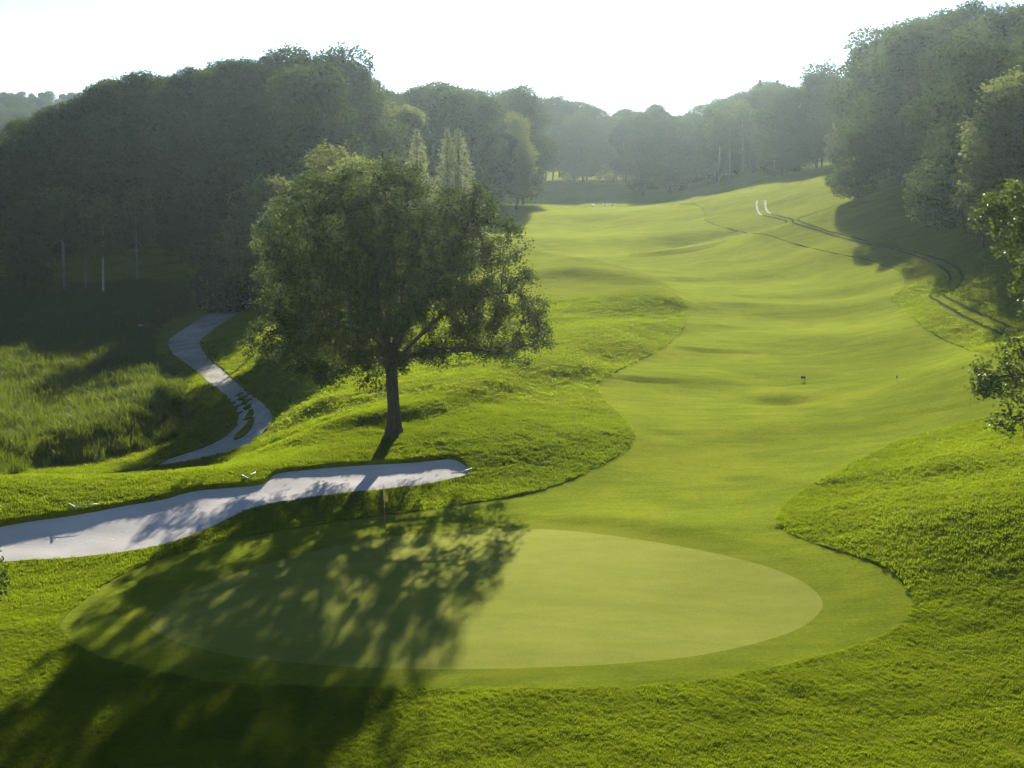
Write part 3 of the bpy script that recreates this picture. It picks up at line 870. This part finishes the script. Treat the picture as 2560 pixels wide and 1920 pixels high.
def proto_conifer(name, seed, h=13.0, w=3.9, mat='needle', n_l=30, dens=1.0, droop=0.25, start=0.06, size=0.34):
    r = np.random.default_rng(seed)
    nodes = [np.array([0, 0, -0.5])]; par = [-1]
    for z in np.arange(0.3, h, 0.4): nodes.append(np.array([0, 0, z])); par.append(len(nodes) - 2)
    trunkn = len(nodes); cen = []; tint = []
    for k in range(n_l):
        f = start + (0.985 - start) * k / (n_l - 1); z = f * h
        L0 = w * (1 - f) ** 1.0 + 0.06
        nb = max(4, int(9 * (1 - f) + 4))
        for b in range(nb):
            a = 2 * math.pi * b / nb + r.uniform(-.35, .35) + k * 1.1; L = L0 * r.uniform(0.72, 1.15)
            st = 1 + min(int(z / 0.4), trunkn - 2)
            prev = st; m = max(2, int(L / 0.45))
            bt = r.random()
            for q in range(1, m + 1):
                s = q / m * L
                p = np.array([math.cos(a) * s, math.sin(a) * s, z - droop * s + 0.10 * s * s / max(L, .5) + r.normal(0, .03)])
                nodes.append(p); par.append(prev); prev = len(nodes) - 1
                nn = int(10 * dens)
                sp = min(0.15 + 0.20 * (1 - q / m), 0.05 + 0.35 * L0)
                cc = p + r.normal(0, 1, (nn, 3)) * np.array([sp, sp, 0.09])
                cen.append(cc); tint.append(np.full(nn, bt * 0.6) + r.random(nn) * 0.4)
    nodes = np.array(nodes); par = np.array(par)
    rad, ch = radii(par, len(nodes), 0.012, 2.2, 0.2)
    V, F = tubes(nodes, par, rad, list(range(len(nodes))), 5)
    tm = np_mesh(name + '_trunk', V, F); tm.materials.append(M['bark'])
    V, F, t = leaves(np.vstack(cen), size, r, up=1.2, aspect=0.45, tint=np.concatenate(tint))
    cm = np_mesh(name + '_crown', V, F, False, t); cm.materials.append(M[mat])
    return tm, cm, h

PR = {}
for k in range(5):
    PR['broad%d' % k] = proto_broad('broadleaf%d' % k, 100 + k, 14, [5.0, 4.4, 5.6, 4.7, 4.2][k], [-.04, .02, -.05, .06, -.02][k], 21000, 0.28, nl=15, spread=0.30, ls=0.78)
for k in range(2):
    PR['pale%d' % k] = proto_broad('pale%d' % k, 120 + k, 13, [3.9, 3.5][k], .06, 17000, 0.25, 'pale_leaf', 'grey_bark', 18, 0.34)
for k in range(2):
    PR['birch%d' % k] = proto_broad('birch%d' % k, 130 + k, 14, [2.4, 2.7][k], [.30, .36][k], 5000, 0.28, 'birch_leaf', ['birch_bark', 'dull_bark'][k], 13, 0.4, 0.15, 0.4, 1.0, 0.055)
PR['open'] = proto_broad('open_crown', 140, 15, 3.8, .42, 4200, 0.36, 'wood_leaf', 'bark', 9, 0.38, 0.22)
PR['bush'] = proto_broad('bush', 150, 4.0, 2.2, -0.05, 3500, 0.26, 'wood_leaf', 'bark', 12, 0.2, 0.08)
PR['fir'] = proto_conifer('fir', 160, n_l=34, dens=1.3, size=0.26)
PR['fir1'] = proto_conifer('fir1', 161, 13, 3.6, n_l=34, dens=1.3, size=0.26)
PR['darkfir'] = proto_conifer('dark_fir', 162, 14, 4.2, 'pine_needle', 30, 2.2, 0.2, 0.06, 0.42)

N_TREE = {}
def put(proto, name, x, y, height, label, cat='tree', group=None, rz=None, wide=1.0, z=None, parts=True):
    tm, cm, h0 = PR[proto]
    s = height / h0
    zz = hz1(x, y) if z is None else z
    o = empty(name, (x, y, zz), random.uniform(0, 6.28) if rz is None else rz, (s * wide, s * wide, s))
    tag(o, label, cat, group)
    link('trunk', tm, None, o)
    tag(link('crown', cm, None, o), kind='stuff')
    return o

# skyline of the photograph (x, y): how high the woods reach
SKY = np.array([(-200,420),(0,350),(60,308),(100,285),(180,243),(250,215),(320,188),(420,198),(500,170),(560,150),(620,135),(700,127),(800,140),(840,150),(900,185),(915,215),(960,236),(1000,226),(1100,215),(1150,210),(1200,226),(1260,224),(1310,226),(1370,240),(1430,258),(1480,276),(1540,284),(1600,268),(1640,268),(1690,288),(1750,276),(1780,258),(1840,242),(1860,222),(1900,205),(1945,210),(1990,226),(2040,195),(2065,185),(2110,170),(2150,142),(2190,122),(2210,85),(2240,72),(2290,58),(2340,30),(2400,18),(2460,16),(2500,25),(2560,15),(2700,0)], float)
def sky_y(px): return np.interp(px, SKY[:, 0], SKY[:, 1])

placed = []
def top_limit(x, y, extra=0.0):
    px, _ = to_pix((x, y, 14.0))
    d = ray(px, sky_y(px) + extra)
    return CAM[2] + d[2] * (y / d[1])

TREES = []   # candidate: (x, y, height, proto, name, label, group)
def wood(cands, protos, name, label, group, hmin, hmax, skip=0.3, slack=(2, 30)):
    for x, y in cands:
        z = hz1(x, y)
        lim = top_limit(x, y, random.uniform(*slack)) - z
        h = min(random.uniform(hmin, hmax), lim)
        if h < hmin * 0.62: continue
        TREES.append([x, y, h, random.choice(protos), name, label, group])

def jgrid(x0, x1, y0, y1, sp, ok):
    out = []
    row = 0
    yy = y0
    while yy < y1:
        xx = x0 + (row % 2) * sp / 2
        while xx < x1:
            x = xx + random.uniform(-.33, .33) * sp; y = yy + random.uniform(-.33, .33) * sp
            if ok(x, y): out.append((x, y))
            xx += sp
        yy += sp * 0.9; row += 1
    return out

def crest(pxs, ydist, protos, name, label, group, jit=6, hr=(4.5, 24)):
    for px in pxs:
        y = ydist(px) if callable(ydist) else ydist
        y += random.uniform(-jit, jit)
        p = at_y(px, sky_y(px) + random.uniform(-9, 24), y)
        z = hz1(p[0], y)
        h = p[2] - z
        if hr[0] < h < hr[1]: TREES.append([p[0], y, h, random.choice(protos), name, label, group])

BR = ['broad0', 'broad1', 'broad2', 'broad3', 'broad4']
wood(jgrid(-62, -12, 149, 190, 5.7, lambda x, y: y > 150 + max(0, (x + 21)) * 1.0 and x > -0.34 * y - 4), BR, 'broadleaf_tree', 'broadleaf tree in the dense wood covering the slope of the left hill', 'trees of the left hill wood', 8.5, 12.5, slack=(0, 22))
crest(np.arange(20, 920, 46), lambda px: 160 + 8 * min(px, 600) / 600, BR, 'broadleaf_tree', 'broadleaf tree on the skyline ridge of the left hill', 'skyline trees of the left hill', 3, (4.5, 17))
# hump of trees left of the far fairway
wood(jgrid(-26, 6, 196, 236, 7.0, lambda x, y: x < -2 + (y - 196) * 0.12 and y > 196 + max(0, -x - 14) * .8), BR, 'broadleaf_tree', 'broadleaf tree in the dark clump left of the far end of the fairway', 'trees of the dark clump by the far fairway', 12, 16)
crest(np.arange(930, 1330, 42), 232, BR, 'broadleaf_tree', 'broadleaf tree on top of the dark clump left of the far fairway', 'skyline trees of the dark clump', 5)
# far tree line beyond the crest
wood(jgrid(-12, 62, 296, 330, 7.5, lambda x, y: y > 300 - 0.25 * max(0, x - 20)), BR + ['open'], 'broadleaf_tree', 'hazy broadleaf tree in the far wood beyond the fairway crest', 'trees of the far wood beyond the crest', 12, 17)
crest(np.arange(1230, 1960, 34), 322, BR + ['open', 'open'], 'broadleaf_tree', 'hazy broadleaf tree on the skyline of the far wood beyond the fairway crest', 'skyline trees of the far wood', 6)
wood(jgrid(24, 74, 258, 290, 7.2, lambda x, y: y > 262 - 0.15 * (x - 24)), BR, 'broadleaf_tree', 'hazy broadleaf tree in the wood behind the white birch stems', 'trees behind the birch stems', 12, 17)
# right hand wood
wood(jgrid(30, 72, 96, 235, 7.6, lambda x, y: x > 29.5 + 0.115 * (y - 96) + (max(0, y - 180) * .06) and x < 0.335 * y + 8), BR, 'broadleaf_tree', 'broadleaf tree in the dense wood covering the right hill', 'trees of the right hill wood', 11, 15.5)
crest(np.arange(1960, 2600, 44), lambda px: 235 - (px - 1960) * 0.15, BR, 'broadleaf_tree', 'broadleaf tree on the skyline ridge of the right hill', 'skyline trees of the right hill')
# far wooded hillside at the left edge
for k, px in enumerate(np.arange(-10, 260, 17)):
    for row, (yy, py) in enumerate(((610, 232), (585, 262), (560, 295), (535, 325))):
        pxx = px + random.uniform(-9, 9); y = yy + random.uniform(-9, 9)
        p = at_y(pxx, py + random.uniform(-4, 6), y); z = hz1(p[0], y)
        TREES.append([p[0], y, min(max(p[2] - z, 9), 20), random.choice(BR), 'broadleaf_tree', 'pale hazy broadleaf tree on the distant hillside at the left edge', 'trees of the distant left hillside'])

# keep what the camera side can see: nearest first, drop trees wholly behind nearer ones
TREES.sort(key=lambda t: t[1])
buf = np.full(340, 4000.0)
for t in TREES:
    x, y, h = t[0], t[1], t[2]
    z = hz1(x, y)
    px, py = to_pix((x, y, z + h))
    hw = 0.26 * h * FPX / y
    i0, i1 = int((px - hw + 400) / 10), int((px + hw + 400) / 10)
    if i1 < 20 or i0 > 316: continue
    i0, i1 = max(i0, 0), min(i1, 339)
    seg = buf[i0:i1 + 1]
    if (seg > py + 7).mean() < 0.25: continue
    seg[:] = np.minimum(seg, py + 0.10 * h * FPX / y)
    put(t[3], t[4], x, y, h, t[5], 'tree', t[6], wide=random.uniform(1.0, 1.25))

def px_tree(px, py_base, py_top, y, proto, name, label, wide=1.0, group=None, cat='tree'):
    """tree whose foot shows at px and whose top shows at py_top, standing at distance y"""
    p = at_y(px, py_top, y)
    z = hz1(p[0], y)
    return put(proto, name, p[0], y, max(p[2] - z, 1.0), label, cat, group, wide=wide)

# trees one can tell apart, and some added for the shade they cast
px_tree(862, 0, 115, 172, 'open', 'broadleaf_tree', 'tallest loose crowned tree standing above the left hill skyline', 0.95)
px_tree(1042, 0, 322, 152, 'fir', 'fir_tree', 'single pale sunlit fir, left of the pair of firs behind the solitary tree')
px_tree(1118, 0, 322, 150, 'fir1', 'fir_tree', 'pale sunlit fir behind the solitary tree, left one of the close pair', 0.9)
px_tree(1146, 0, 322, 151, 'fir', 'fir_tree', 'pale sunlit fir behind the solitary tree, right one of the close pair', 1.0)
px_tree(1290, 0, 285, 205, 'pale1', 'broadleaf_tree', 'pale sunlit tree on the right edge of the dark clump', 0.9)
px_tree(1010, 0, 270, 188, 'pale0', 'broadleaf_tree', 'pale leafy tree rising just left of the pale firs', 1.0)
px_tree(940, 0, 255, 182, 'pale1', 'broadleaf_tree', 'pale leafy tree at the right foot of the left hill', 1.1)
px_tree(645, 0, 445, 124, 'pale0', 'broadleaf_tree', 'round bushy tree beside the far end of the gravel path', 1.15)
px_tree(722, 0, 178, 150, 'broad1', 'broadleaf_tree', 'tall dark tree at the foot of the left hill, above the round bushy tree', 0.8)  # added to throw shade over the marsh
px_tree(800, 0, 168, 151, 'broad4', 'broadleaf_tree', 'tall dark tree at the left hill foot, above the left shoulder of the solitary tree', 0.8)  # second tree put in for its shadow on the marsh
px_tree(735, 0, 432, 132, 'broad4', 'broadleaf_tree', 'dim leafy tree between the round bushy tree and the solitary tree', 1.1)  # put in to close a sunlit gap on the marsh
px_tree(560, 0, 590, 128, 'bush', 'shrub', 'low round shrub at the dark mouth of the gravel path', 1.0, cat='shrub')
px_tree(690, 0, 500, 108, 'birch0', 'birch_tree', 'white stemmed birch behind the left side of the solitary tree', 1.1)
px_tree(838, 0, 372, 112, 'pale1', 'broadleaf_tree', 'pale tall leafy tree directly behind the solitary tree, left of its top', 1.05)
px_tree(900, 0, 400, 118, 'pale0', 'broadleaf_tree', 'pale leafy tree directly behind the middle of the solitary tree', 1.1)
px_tree(868, 0, 405, 104, 'pale1', 'broadleaf_tree', 'leafy tree close behind the solitary tree, hidden but for its crown', 1.1)  # added so that its shadow reaches the bank by the path
px_tree(770, 0, 440, 98, 'broad4', 'broadleaf_tree', 'darker leafy tree close behind the left half of the solitary tree', 0.9)  # likewise added to shade the bank by the path
px_tree(248, 0, 490, 141, 'birch0', 'birch_tree', 'birch with bright white stem at the edge of the tall grass', 1.35)
px_tree(150, 0, 470, 143, 'birch1', 'birch_tree', 'rounded birch left of the white stemmed one above the tall grass', 1.6)
px_tree(50, 0, 505, 142, 'broad3', 'broadleaf_tree', 'low rounded tree at the left edge above the tall grass', 1.2)
px_tree(205, 0, 520, 143, 'birch1', 'birch_tree', 'slender birch with dull stem between the two rounded birches', 0.9)
px_tree(335, 0, 470, 146, 'birch1', 'birch_tree', 'leaning dim birch at the foot of the left hill', 1.1)
px_tree(1800, 0, 270, 252, 'birch1', 'birch_tree', 'pale stemmed birch, leftmost at the foot of the far right wood', 1.1)
px_tree(1828, 0, 285, 250, 'birch1', 'birch_tree', 'pale stemmed birch, second from left at the foot of the far right wood', 1.1)
px_tree(1862, 0, 250, 256, 'birch1', 'birch_tree', 'dim stemmed birch, third from left at the foot of the far right wood', 1.1)
px_tree(1940, 0, 255, 250, 'birch0', 'birch_tree', 'birch with the brightest white stem below the two dark firs', 1.2)
px_tree(1957, 0, 270, 254, 'birch1', 'birch_tree', 'dim birch just right of the brightest white stem', 1.0)
px_tree(2048, 0, 240, 232, 'birch1', 'birch_tree', 'birch with thin pale stem at the top of the lit bank', 1.0)
px_tree(1900, 0, 200, 285, 'darkfir', 'fir_tree', 'dark fir with narrow top on the far skyline, left of the two', 0.8)
px_tree(1944, 0, 200, 285, 'darkfir', 'fir_tree', 'dark fir with narrow top on the far skyline, right of the two', 0.8)
px_tree(2062, 0, 155, 225, 'open', 'broadleaf_tree', 'thin crowned tree sticking out of the skyline above the lit bank', 0.9)
px_tree(2215, 0, 65, 180, 'open', 'broadleaf_tree', 'loose crowned tree leaning out from the right hill skyline', 1.1)
px_tree(2100, 0, 300, 196, 'pale1', 'broadleaf_tree', 'pale sunlit tree at the left corner of the right wood', 1.1)
px_tree(2150, 0, 330, 150, 'broad2', 'broadleaf_tree', 'broad tree overhanging the lit bank at the corner of the right wood', 1.2)
px_tree(2540, 0, 190, 106, 'pale1', 'broadleaf_tree', 'sunlit pale tree with layered branches at the right edge of the wood', 1.25)
px_tree(2470, 0, 340, 112, 'pale0', 'broadleaf_tree', 'sunlit pale tree with lower layered branches near the right edge', 1.0)

main_tree()

# ------------------------------------------------------------------ near tree at the right edge and twig at the left edge
def near_tree():
    r = np.random.default_rng(23)
    y0 = 50.0
    base = np.array([at_y(2790, 1000, y0)[0], y0, 0.0]); base[2] = hz1(base[0], y0)
    Q = lambda px, py, dy=0.0: at_y(px, py, y0 + dy) - base
    nodes = [np.array([0, 0, -0.2])]; par = [-1]
    tp = chain(nodes, par, [(0.05, 0, 1.5), (0.0, 0.1, 3.5), (-.1, 0, 6), (0, 0, 8.5)], 0, 0.3)
    ntr = len(nodes)
    lob = [((0, 0, 9.5), (2.6, 2.8, 2.4)), ((1.5, 1, 6.8), (2.6, 2.6, 2)), ((.5, -2, 6.5), (2, 2, 2)), ((.5, 2, 6.5), (2.2, 2, 1.8)), ((0, 0, 4.2), (1.6, 2, 1.0))]
    vis = [(2530,520,90,62,0),(2470,540,50,30,.3),(2535,610,55,40,-.3),(2545,850,60,30,.4),(2560,700,40,60,.2),(2500,930,80,36,0),(2470,965,50,42,-.5),(2540,980,60,30,.5),(2520,1060,55,28,-.2),(2550,1090,40,18,0),(2620,560,80,80,0),(2640,900,90,60,0),(2640,1040,70,40,0)]
    for px, py, rx, rz, dy in vis: lob.append((Q(px, py, dy), (rx / 80, rx / 80, rz / 80)))
    for st, L in ((ntr - 3, [(2700,600,0),(2600,540,0),(2530,520,0)]), (14, [(2700,920,.1),(2600,930,.1),(2500,940,0)]), (10, [(2720,1010,-.1),(2600,1030,-.1),(2520,1060,-.1)])):
        chain(nodes, par, [Q(*p) for p in L], st, 0.3)
    att = np.vstack([in_lobes(lob, 900, r, .3), in_lobes(lob[5:], 900, r, .1)])
    nd_, pr = colonize(nodes, par, att, 0.26, 3.5, 0.34, 120, r)
    rad, ch = radii(pr, len(nd_), 0.007, 2.3, 0.26)
    root = empty('broadleaf_tree', base)
    tag(root, 'near leafy tree reaching its branches in from the right edge of the picture', 'tree')
    V, F = tubes(nd_, pr, rad, list(range(len(nd_))), 6)
    link('trunk', np_mesh('trunk', V, F), M['bark'], root)
    tag(foliage(nd_, pr, rad, ch, 0.04, 24, 0.14, 0.15, r, 'near_leaf', 'crown', root, zmin=2.2, aspect=0.6), kind='stuff')
near_tree()
p = at_y(-62, 1400, 47.0)
put('bush', 'shrub', p[0], 47.0, 2.6, 'small leafy shrub poking in at the left edge below the bunker', 'shrub', wide=0.75)

# ------------------------------------------------------------------ grass: short rough and tall marsh grass
def clump(name, n, hgt, rad_, wid, seed, bend=0.35, mat='blade', segs=2):
    r = np.random.default_rng(seed)
    V, F, T_ = [], [], []
    for i in range(n):
        a = r.uniform(0, 6.28); q = rad_ * math.sqrt(r.random()); bx, by = q * math.cos(a), q * math.sin(a)
        h = hgt * r.uniform(0.55, 1.15); da = r.uniform(0, 6.28); b = bend * h * r.uniform(0.2, 1.2)
        w = wid * r.uniform(0.7, 1.2); sx, sy = -math.sin(da) * w / 2, math.cos(da) * w / 2
        k = len(V); t = r.random()
        for s in range(segs):
            f = s / segs
            ox, oy = bx + math.cos(da) * b * f * f, by + math.sin(da) * b * f * f
            V += [(ox - sx * (1 - f * .5), oy - sy * (1 - f * .5), h * f * (1 - .15 * f)), (ox + sx * (1 - f * .5), oy + sy * (1 - f * .5), h * f * (1 - .15 * f))]
            T_ += [t, t]
        V.append((bx + math.cos(da) * b, by + math.sin(da) * b, h * .88)); T_.append(t)
        for s in range(segs - 1):
            F.append((k + 2 * s, k + 2 * s + 1, k + 2 * s + 3)); F.append((k + 2 * s, k + 2 * s + 3, k + 2 * s + 2))
        F.append((k + 2 * segs - 2, k + 2 * segs - 1, k + 2 * segs))
    me = np_mesh(name, np.array(V), np.array(F), False, np.array(T_)); me.materials.append(M[mat])
    return bpy.data.objects.new(name, me)      # not linked: only a source for the scatter

def scatter(name, pts, src, smin, smax, label, seed, tilt=0.15):
    me = bpy.data.meshes.new(name); me.vertices.add(len(pts)); me.vertices.foreach_set('co', np.ascontiguousarray(pts, dtype=np.float32).ravel()); me.update()
    o = bpy.data.objects.new(name, me); col.objects.link(o)
    ng = bpy.data.node_groups.new(name + '_scatter', 'GeometryNodeTree')
    ng.interface.new_socket('Geometry', in_out='INPUT', socket_type='NodeSocketGeometry')
    ng.interface.new_socket('Geometry', in_out='OUTPUT', socket_type='NodeSocketGeometry')
    gi = ng.nodes.new('NodeGroupInput'); go = ng.nodes.new('NodeGroupOutput')
    inst = ng.nodes.new('GeometryNodeInstanceOnPoints'); oi = ng.nodes.new('GeometryNodeObjectInfo')
    oi.inputs['Object'].default_value = src
    oi.inputs['As Instance'].default_value = True
    rs = ng.nodes.new('FunctionNodeRandomValue'); rs.data_type = 'FLOAT'
    [s for s in rs.inputs if s.name == 'Min' and s.type == 'VALUE'][0].default_value = smin
    [s for s in rs.inputs if s.name == 'Max' and s.type == 'VALUE'][0].default_value = smax
    rr = ng.nodes.new('FunctionNodeRandomValue'); rr.data_type = 'FLOAT_VECTOR'
    rr.inputs[0].default_value = (-tilt, -tilt, 0); rr.inputs[1].default_value = (tilt, tilt, 6.283)
    rr.inputs['Seed'].default_value = seed; rs.inputs['Seed'].default_value = seed + 1
    L = ng.links.new
    L(gi.outputs[0], inst.inputs['Points']); L(oi.outputs['Geometry'], inst.inputs['Instance'])
    L([s for s in rs.outputs if s.type == 'VALUE' and s.enabled][0], inst.inputs['Scale'])
    L(rr.outputs[0], inst.inputs['Rotation'])
    L(inst.outputs[0], go.inputs[0])
    md = o.modifiers.new('scatter', 'NODES'); md.node_group = ng
    return tag(o, label, 'grass', kind='stuff')

def rough_pts(y0, y1, dens, seed):
    r = np.random.default_rng(seed)
    wid = y1 * 0.335 + 7.0
    n = int(dens * (y1 - y0) * wid * 2)
    y = r.uniform(y0, y1, n); x = r.uniform(-1, 1, n) * wid
    k = np.abs(x) < 0.325 * y + 8
    x, y = x[k], y[k]
    ok = (sdf(x, y, FAIR) > 0.02) & (sdf(x, y, GREEN, 6) > 1.0) & (sdf(x, y, SAND) > 0.04) & (sdf(x, y, PATH) > 0.1) & (sdf(x, y, MARSH) > 0)
    for tl in TRK: ok &= seg_dist(x, y, tl[::2])[0] > 0.25
    x, y = x[ok], y[ok]
    return np.column_stack([x, y, hz(x, y) + rough_extra(x, y) - 0.006])
tuft = clump('grass_tuft', 12, 0.052, 0.075, 0.010, 5)
tuft2 = clump('grass_tuft_wide', 14, 0.07, 0.13, 0.02, 6)
scatter('rough_grass', np.vstack([rough_pts(31, 46, 190, 1)]), tuft, 0.7, 1.4, 'short bright green rough grass in the foreground', 3)
scatter('rough_grass', np.vstack([rough_pts(46, 72, 75, 2)]), tuft2, 0.7, 1.4, 'short green rough grass around the bunker and tree', 5)
tuft3 = clump('grass_tuft_far', 18, 0.06, 0.24, 0.035, 7)
scatter('rough_grass', rough_pts(72, 110, 12, 12), tuft3, 0.7, 1.4, 'short green rough grass on the far mounds beside the fairway', 6)

def marsh_pts(dens, seed):
    r = np.random.default_rng(seed)
    lo, hi = MARSH.min(0), MARSH.max(0)
    n = int((hi - lo).prod() * dens)
    x = r.uniform(lo[0], hi[0], n); y = r.uniform(lo[1], hi[1], n)
    k = (sdf(x, y, MARSH) < -wave(x, y, 3, 61) * 0.9) & (np.abs(x) < 0.33 * y + 3)
    x, y = x[k], y[k]
    dn = wave(x, y, 7.0, 62)
    k = (r.random(len(x)) < 0.75 + 0.6 * dn) & (sdf(x, y, MARSH) < -0.1 + 0.4 * r.random(len(x)))
    x, y = x[k], y[k]
    return np.column_stack([x, y, hz(x, y) + 0.02])
reed = clump('tall_grass_clump', 44, 0.62, 0.36, 0.022, 8, 0.75, 'reed', 3)
scatter('tall_grass', marsh_pts(7.0, 4), reed, 0.55, 1.35, 'tall wild marsh grass filling the hollow left of the gravel path', 9, 0.2)

# ------------------------------------------------------------------ flagstick, rakes, markers, posts
fp = cast([(967, 1378)], full_h)[0]
fz = hz1(fp[0], fp[1])
fl = tag(empty('flagstick', (fp[0], fp[1], fz)), 'slim flagstick with a drooping yellow flag standing in the hole of the putting green', 'flagstick')
b = MB(); b.tube((0, 0, -.1), (-.055, 0, 1.45), .011, .010, 8); b.build('pole', M['red_paint'], fl, True)
b = MB(); b.tube((-.055, 0, 1.45), (-.085, 0, 2.22), .010, .008, 8); b.build('pole', M['white_paint'], fl, True)
b = MB(); b.tube((0, 0, .002), (0, 0, .006), .056, .056, 16); b.build('cup', M['cup_dark'], fl)  # flat black disc on the turf in place of the shaded hole
# flag: hanging folded cloth
fv, ff = [], []
nu, nv = 9, 12
for j in range(nv + 1):
    v = j / nv
    for i in range(nu + 1):
        u = i / nu
        x = -.083 + .022 * v * 0 + u * (.03 + .15 * math.sin(math.pi * min(1, v * .62 + .12)) * (1 - .25 * v))
        y = .045 * math.sin(u * 9 + v * 2.2) * (0.4 + .6 * v) * u ** .5
        z = 2.20 - v * .50 - u * (.30 - .22 * v)
        fv.append((x, y, z))
for j in range(nv):
    for i in range(nu):
        a = j * (nu + 1) + i; ff.append((a, a + 1, a + nu + 2, a + nu + 1))
b = MB(); b.add(fv, ff); o = b.build('flag', M['yellow_cloth'], fl, True)
sd = o.modifiers.new('thick', 'SOLIDIFY'); sd.thickness = 0.004

def rake(p_head, p_end, head_dir, label, mat='green_plastic'):
    """bunker rake lying on the ground from its head to the end of the handle (photograph points)"""
    a, e = cast([p_head, p_end], full_h)
    a[2] = hz1(a[0], a[1]) + .13; e[2] = hz1(e[0], e[1]) + .12
    A = Vector(a); E = Vector(e)
    root = tag(empty('bunker_rake', A), label, 'rake', 'rakes around the bunker')
    d = (E - A)
    b = MB(); b.tube((0, 0, 0), d, .012, .010, 8); b.build('handle', M[mat], root, True)
    hd = Vector((head_dir[0], head_dir[1], 0)).normalized()
    b = MB(); b.tube(-hd * .3, hd * .3, .022, .022, 6); b.build('head_bar', M['pale_metal'], root)
    for k in range(9):
        b = MB(); q = hd * (-.28 + .07 * k); b.tube(q, q + Vector((0, 0, -.10)), .008, .005, 5); b.build('tooth', M['dark_metal'], root)
rake((180, 1272), (246, 1268), (.55, -.85), 'bunker rake lying on the dark bank above the left end of the bunker')
rake((612, 1200), (640, 1188), (.5, -.9), 'bunker rake lying on the shaded bank above the middle of the bunker', 'pale_metal')
rake((1146, 1190), (1180, 1178), (-.9, -.3), 'pale bunker rake lying at the right tip of the bunker', 'white_paint')

# low rectangular distance board on two legs, on the fairway
q = cast([(2008, 953)], full_h)[0]; qz = hz1(q[0], q[1])
o = tag(empty('marker_board', (q[0], q[1], qz)), 'small dark rectangular board on short legs standing on the fairway', 'board')
b = MB(); b.box((0, 0, .20), (.235, .03, .12)); bd = b.build('board', M['slate'], o)
mdv = bd.modifiers.new('bevel', 'BEVEL'); mdv.width = .025; mdv.segments = 3
for sx in (-.07, .07):
    b = MB(); b.tube((sx, .02, -.05), (sx, .0, .15), .008, .008, 6); b.build('leg', M['dark_metal'], o)
q = cast([(2242, 952)], full_h)[0]; qz = hz1(q[0], q[1])
o = tag(empty('marker_post', (q[0], q[1], qz)), 'short thin dark topped post standing on the right side of the fairway', 'post')
b = MB(); b.tube((0, 0, -.05), (0, 0, .12), .018, .018, 8); b.build('post', M['white_paint'], o)
b = MB(); b.tube((0, 0, .12), (0, 0, .26), .026, .024, 8); b.build('cap', M['dark_metal'], o)
# path posts with little flat heads
for px, py0, py1, lab in ((353, 872, 814, 'thin dark post with a small pale top between the tall grass and the gravel path'), (525, 762, 724, 'thin dark post near the far end of the gravel path')):
    q = cast([(px, py0)], full_h)[0]; qz = hz1(q[0], q[1])
    t = at_y(px, py1, q[1])[2] - qz
    o = tag(empty('path_post', (q[0], q[1], qz)), lab, 'post', 'posts along the gravel path')
    b = MB(); b.tube((0, 0, -.1), (0, 0, t), .03, .025, 8); b.build('post', M['dark_metal'], o)
    b = MB(); b.box((0, 0, t + .02), (.26, .16, .05)); b.build('cap', M['pale_metal'], o)
# tee markers on the crest
for k, (px, py) in enumerate(((1482, 516.5), (1512, 516.5), (1531, 516))):
    q = cast([(px, py)], full_h)[0]; qz = hz1(q[0], q[1])
    b = MB(); b.tube((0, 0, -.05), (0, 0, .22), .12, .10, 10); b.tube((0, 0, .22), (0, 0, .28), .10, .05, 10)
    o = b.build('tee_marker', M['white_paint']); o.location = (q[0], q[1], qz)
    tag(o, ['tiny white marker on the far fairway crest, leftmost of three', 'tiny white marker on the far fairway crest, middle of three', 'tiny white marker on the far fairway crest, rightmost of three'][k], 'marker', 'white markers on the crest')

# ------------------------------------------------------------------ haze
m, nt, out = new_mat('haze_air')
pv = nd(nt, 'ShaderNodeVolumePrincipled')
pv.inputs['Color'].default_value = (0.74, 0.93, 1.0, 1)
pv.inputs['Density'].default_value = HAZE_DENSITY
pv.inputs['Anisotropy'].default_value = HAZE_ANISO
nt.links.new(pv.outputs[0], out.inputs['Volume'])
b = MB(); b.box((0, 440, 22), (1560, 1080, 66)); hz_o = b.build('haze', m)
tag(hz_o, 'thin bright morning haze filling the valley', 'haze', kind='stuff')
print('GROUND RANGE', H.min(), H.max(), 'verts', len(P))
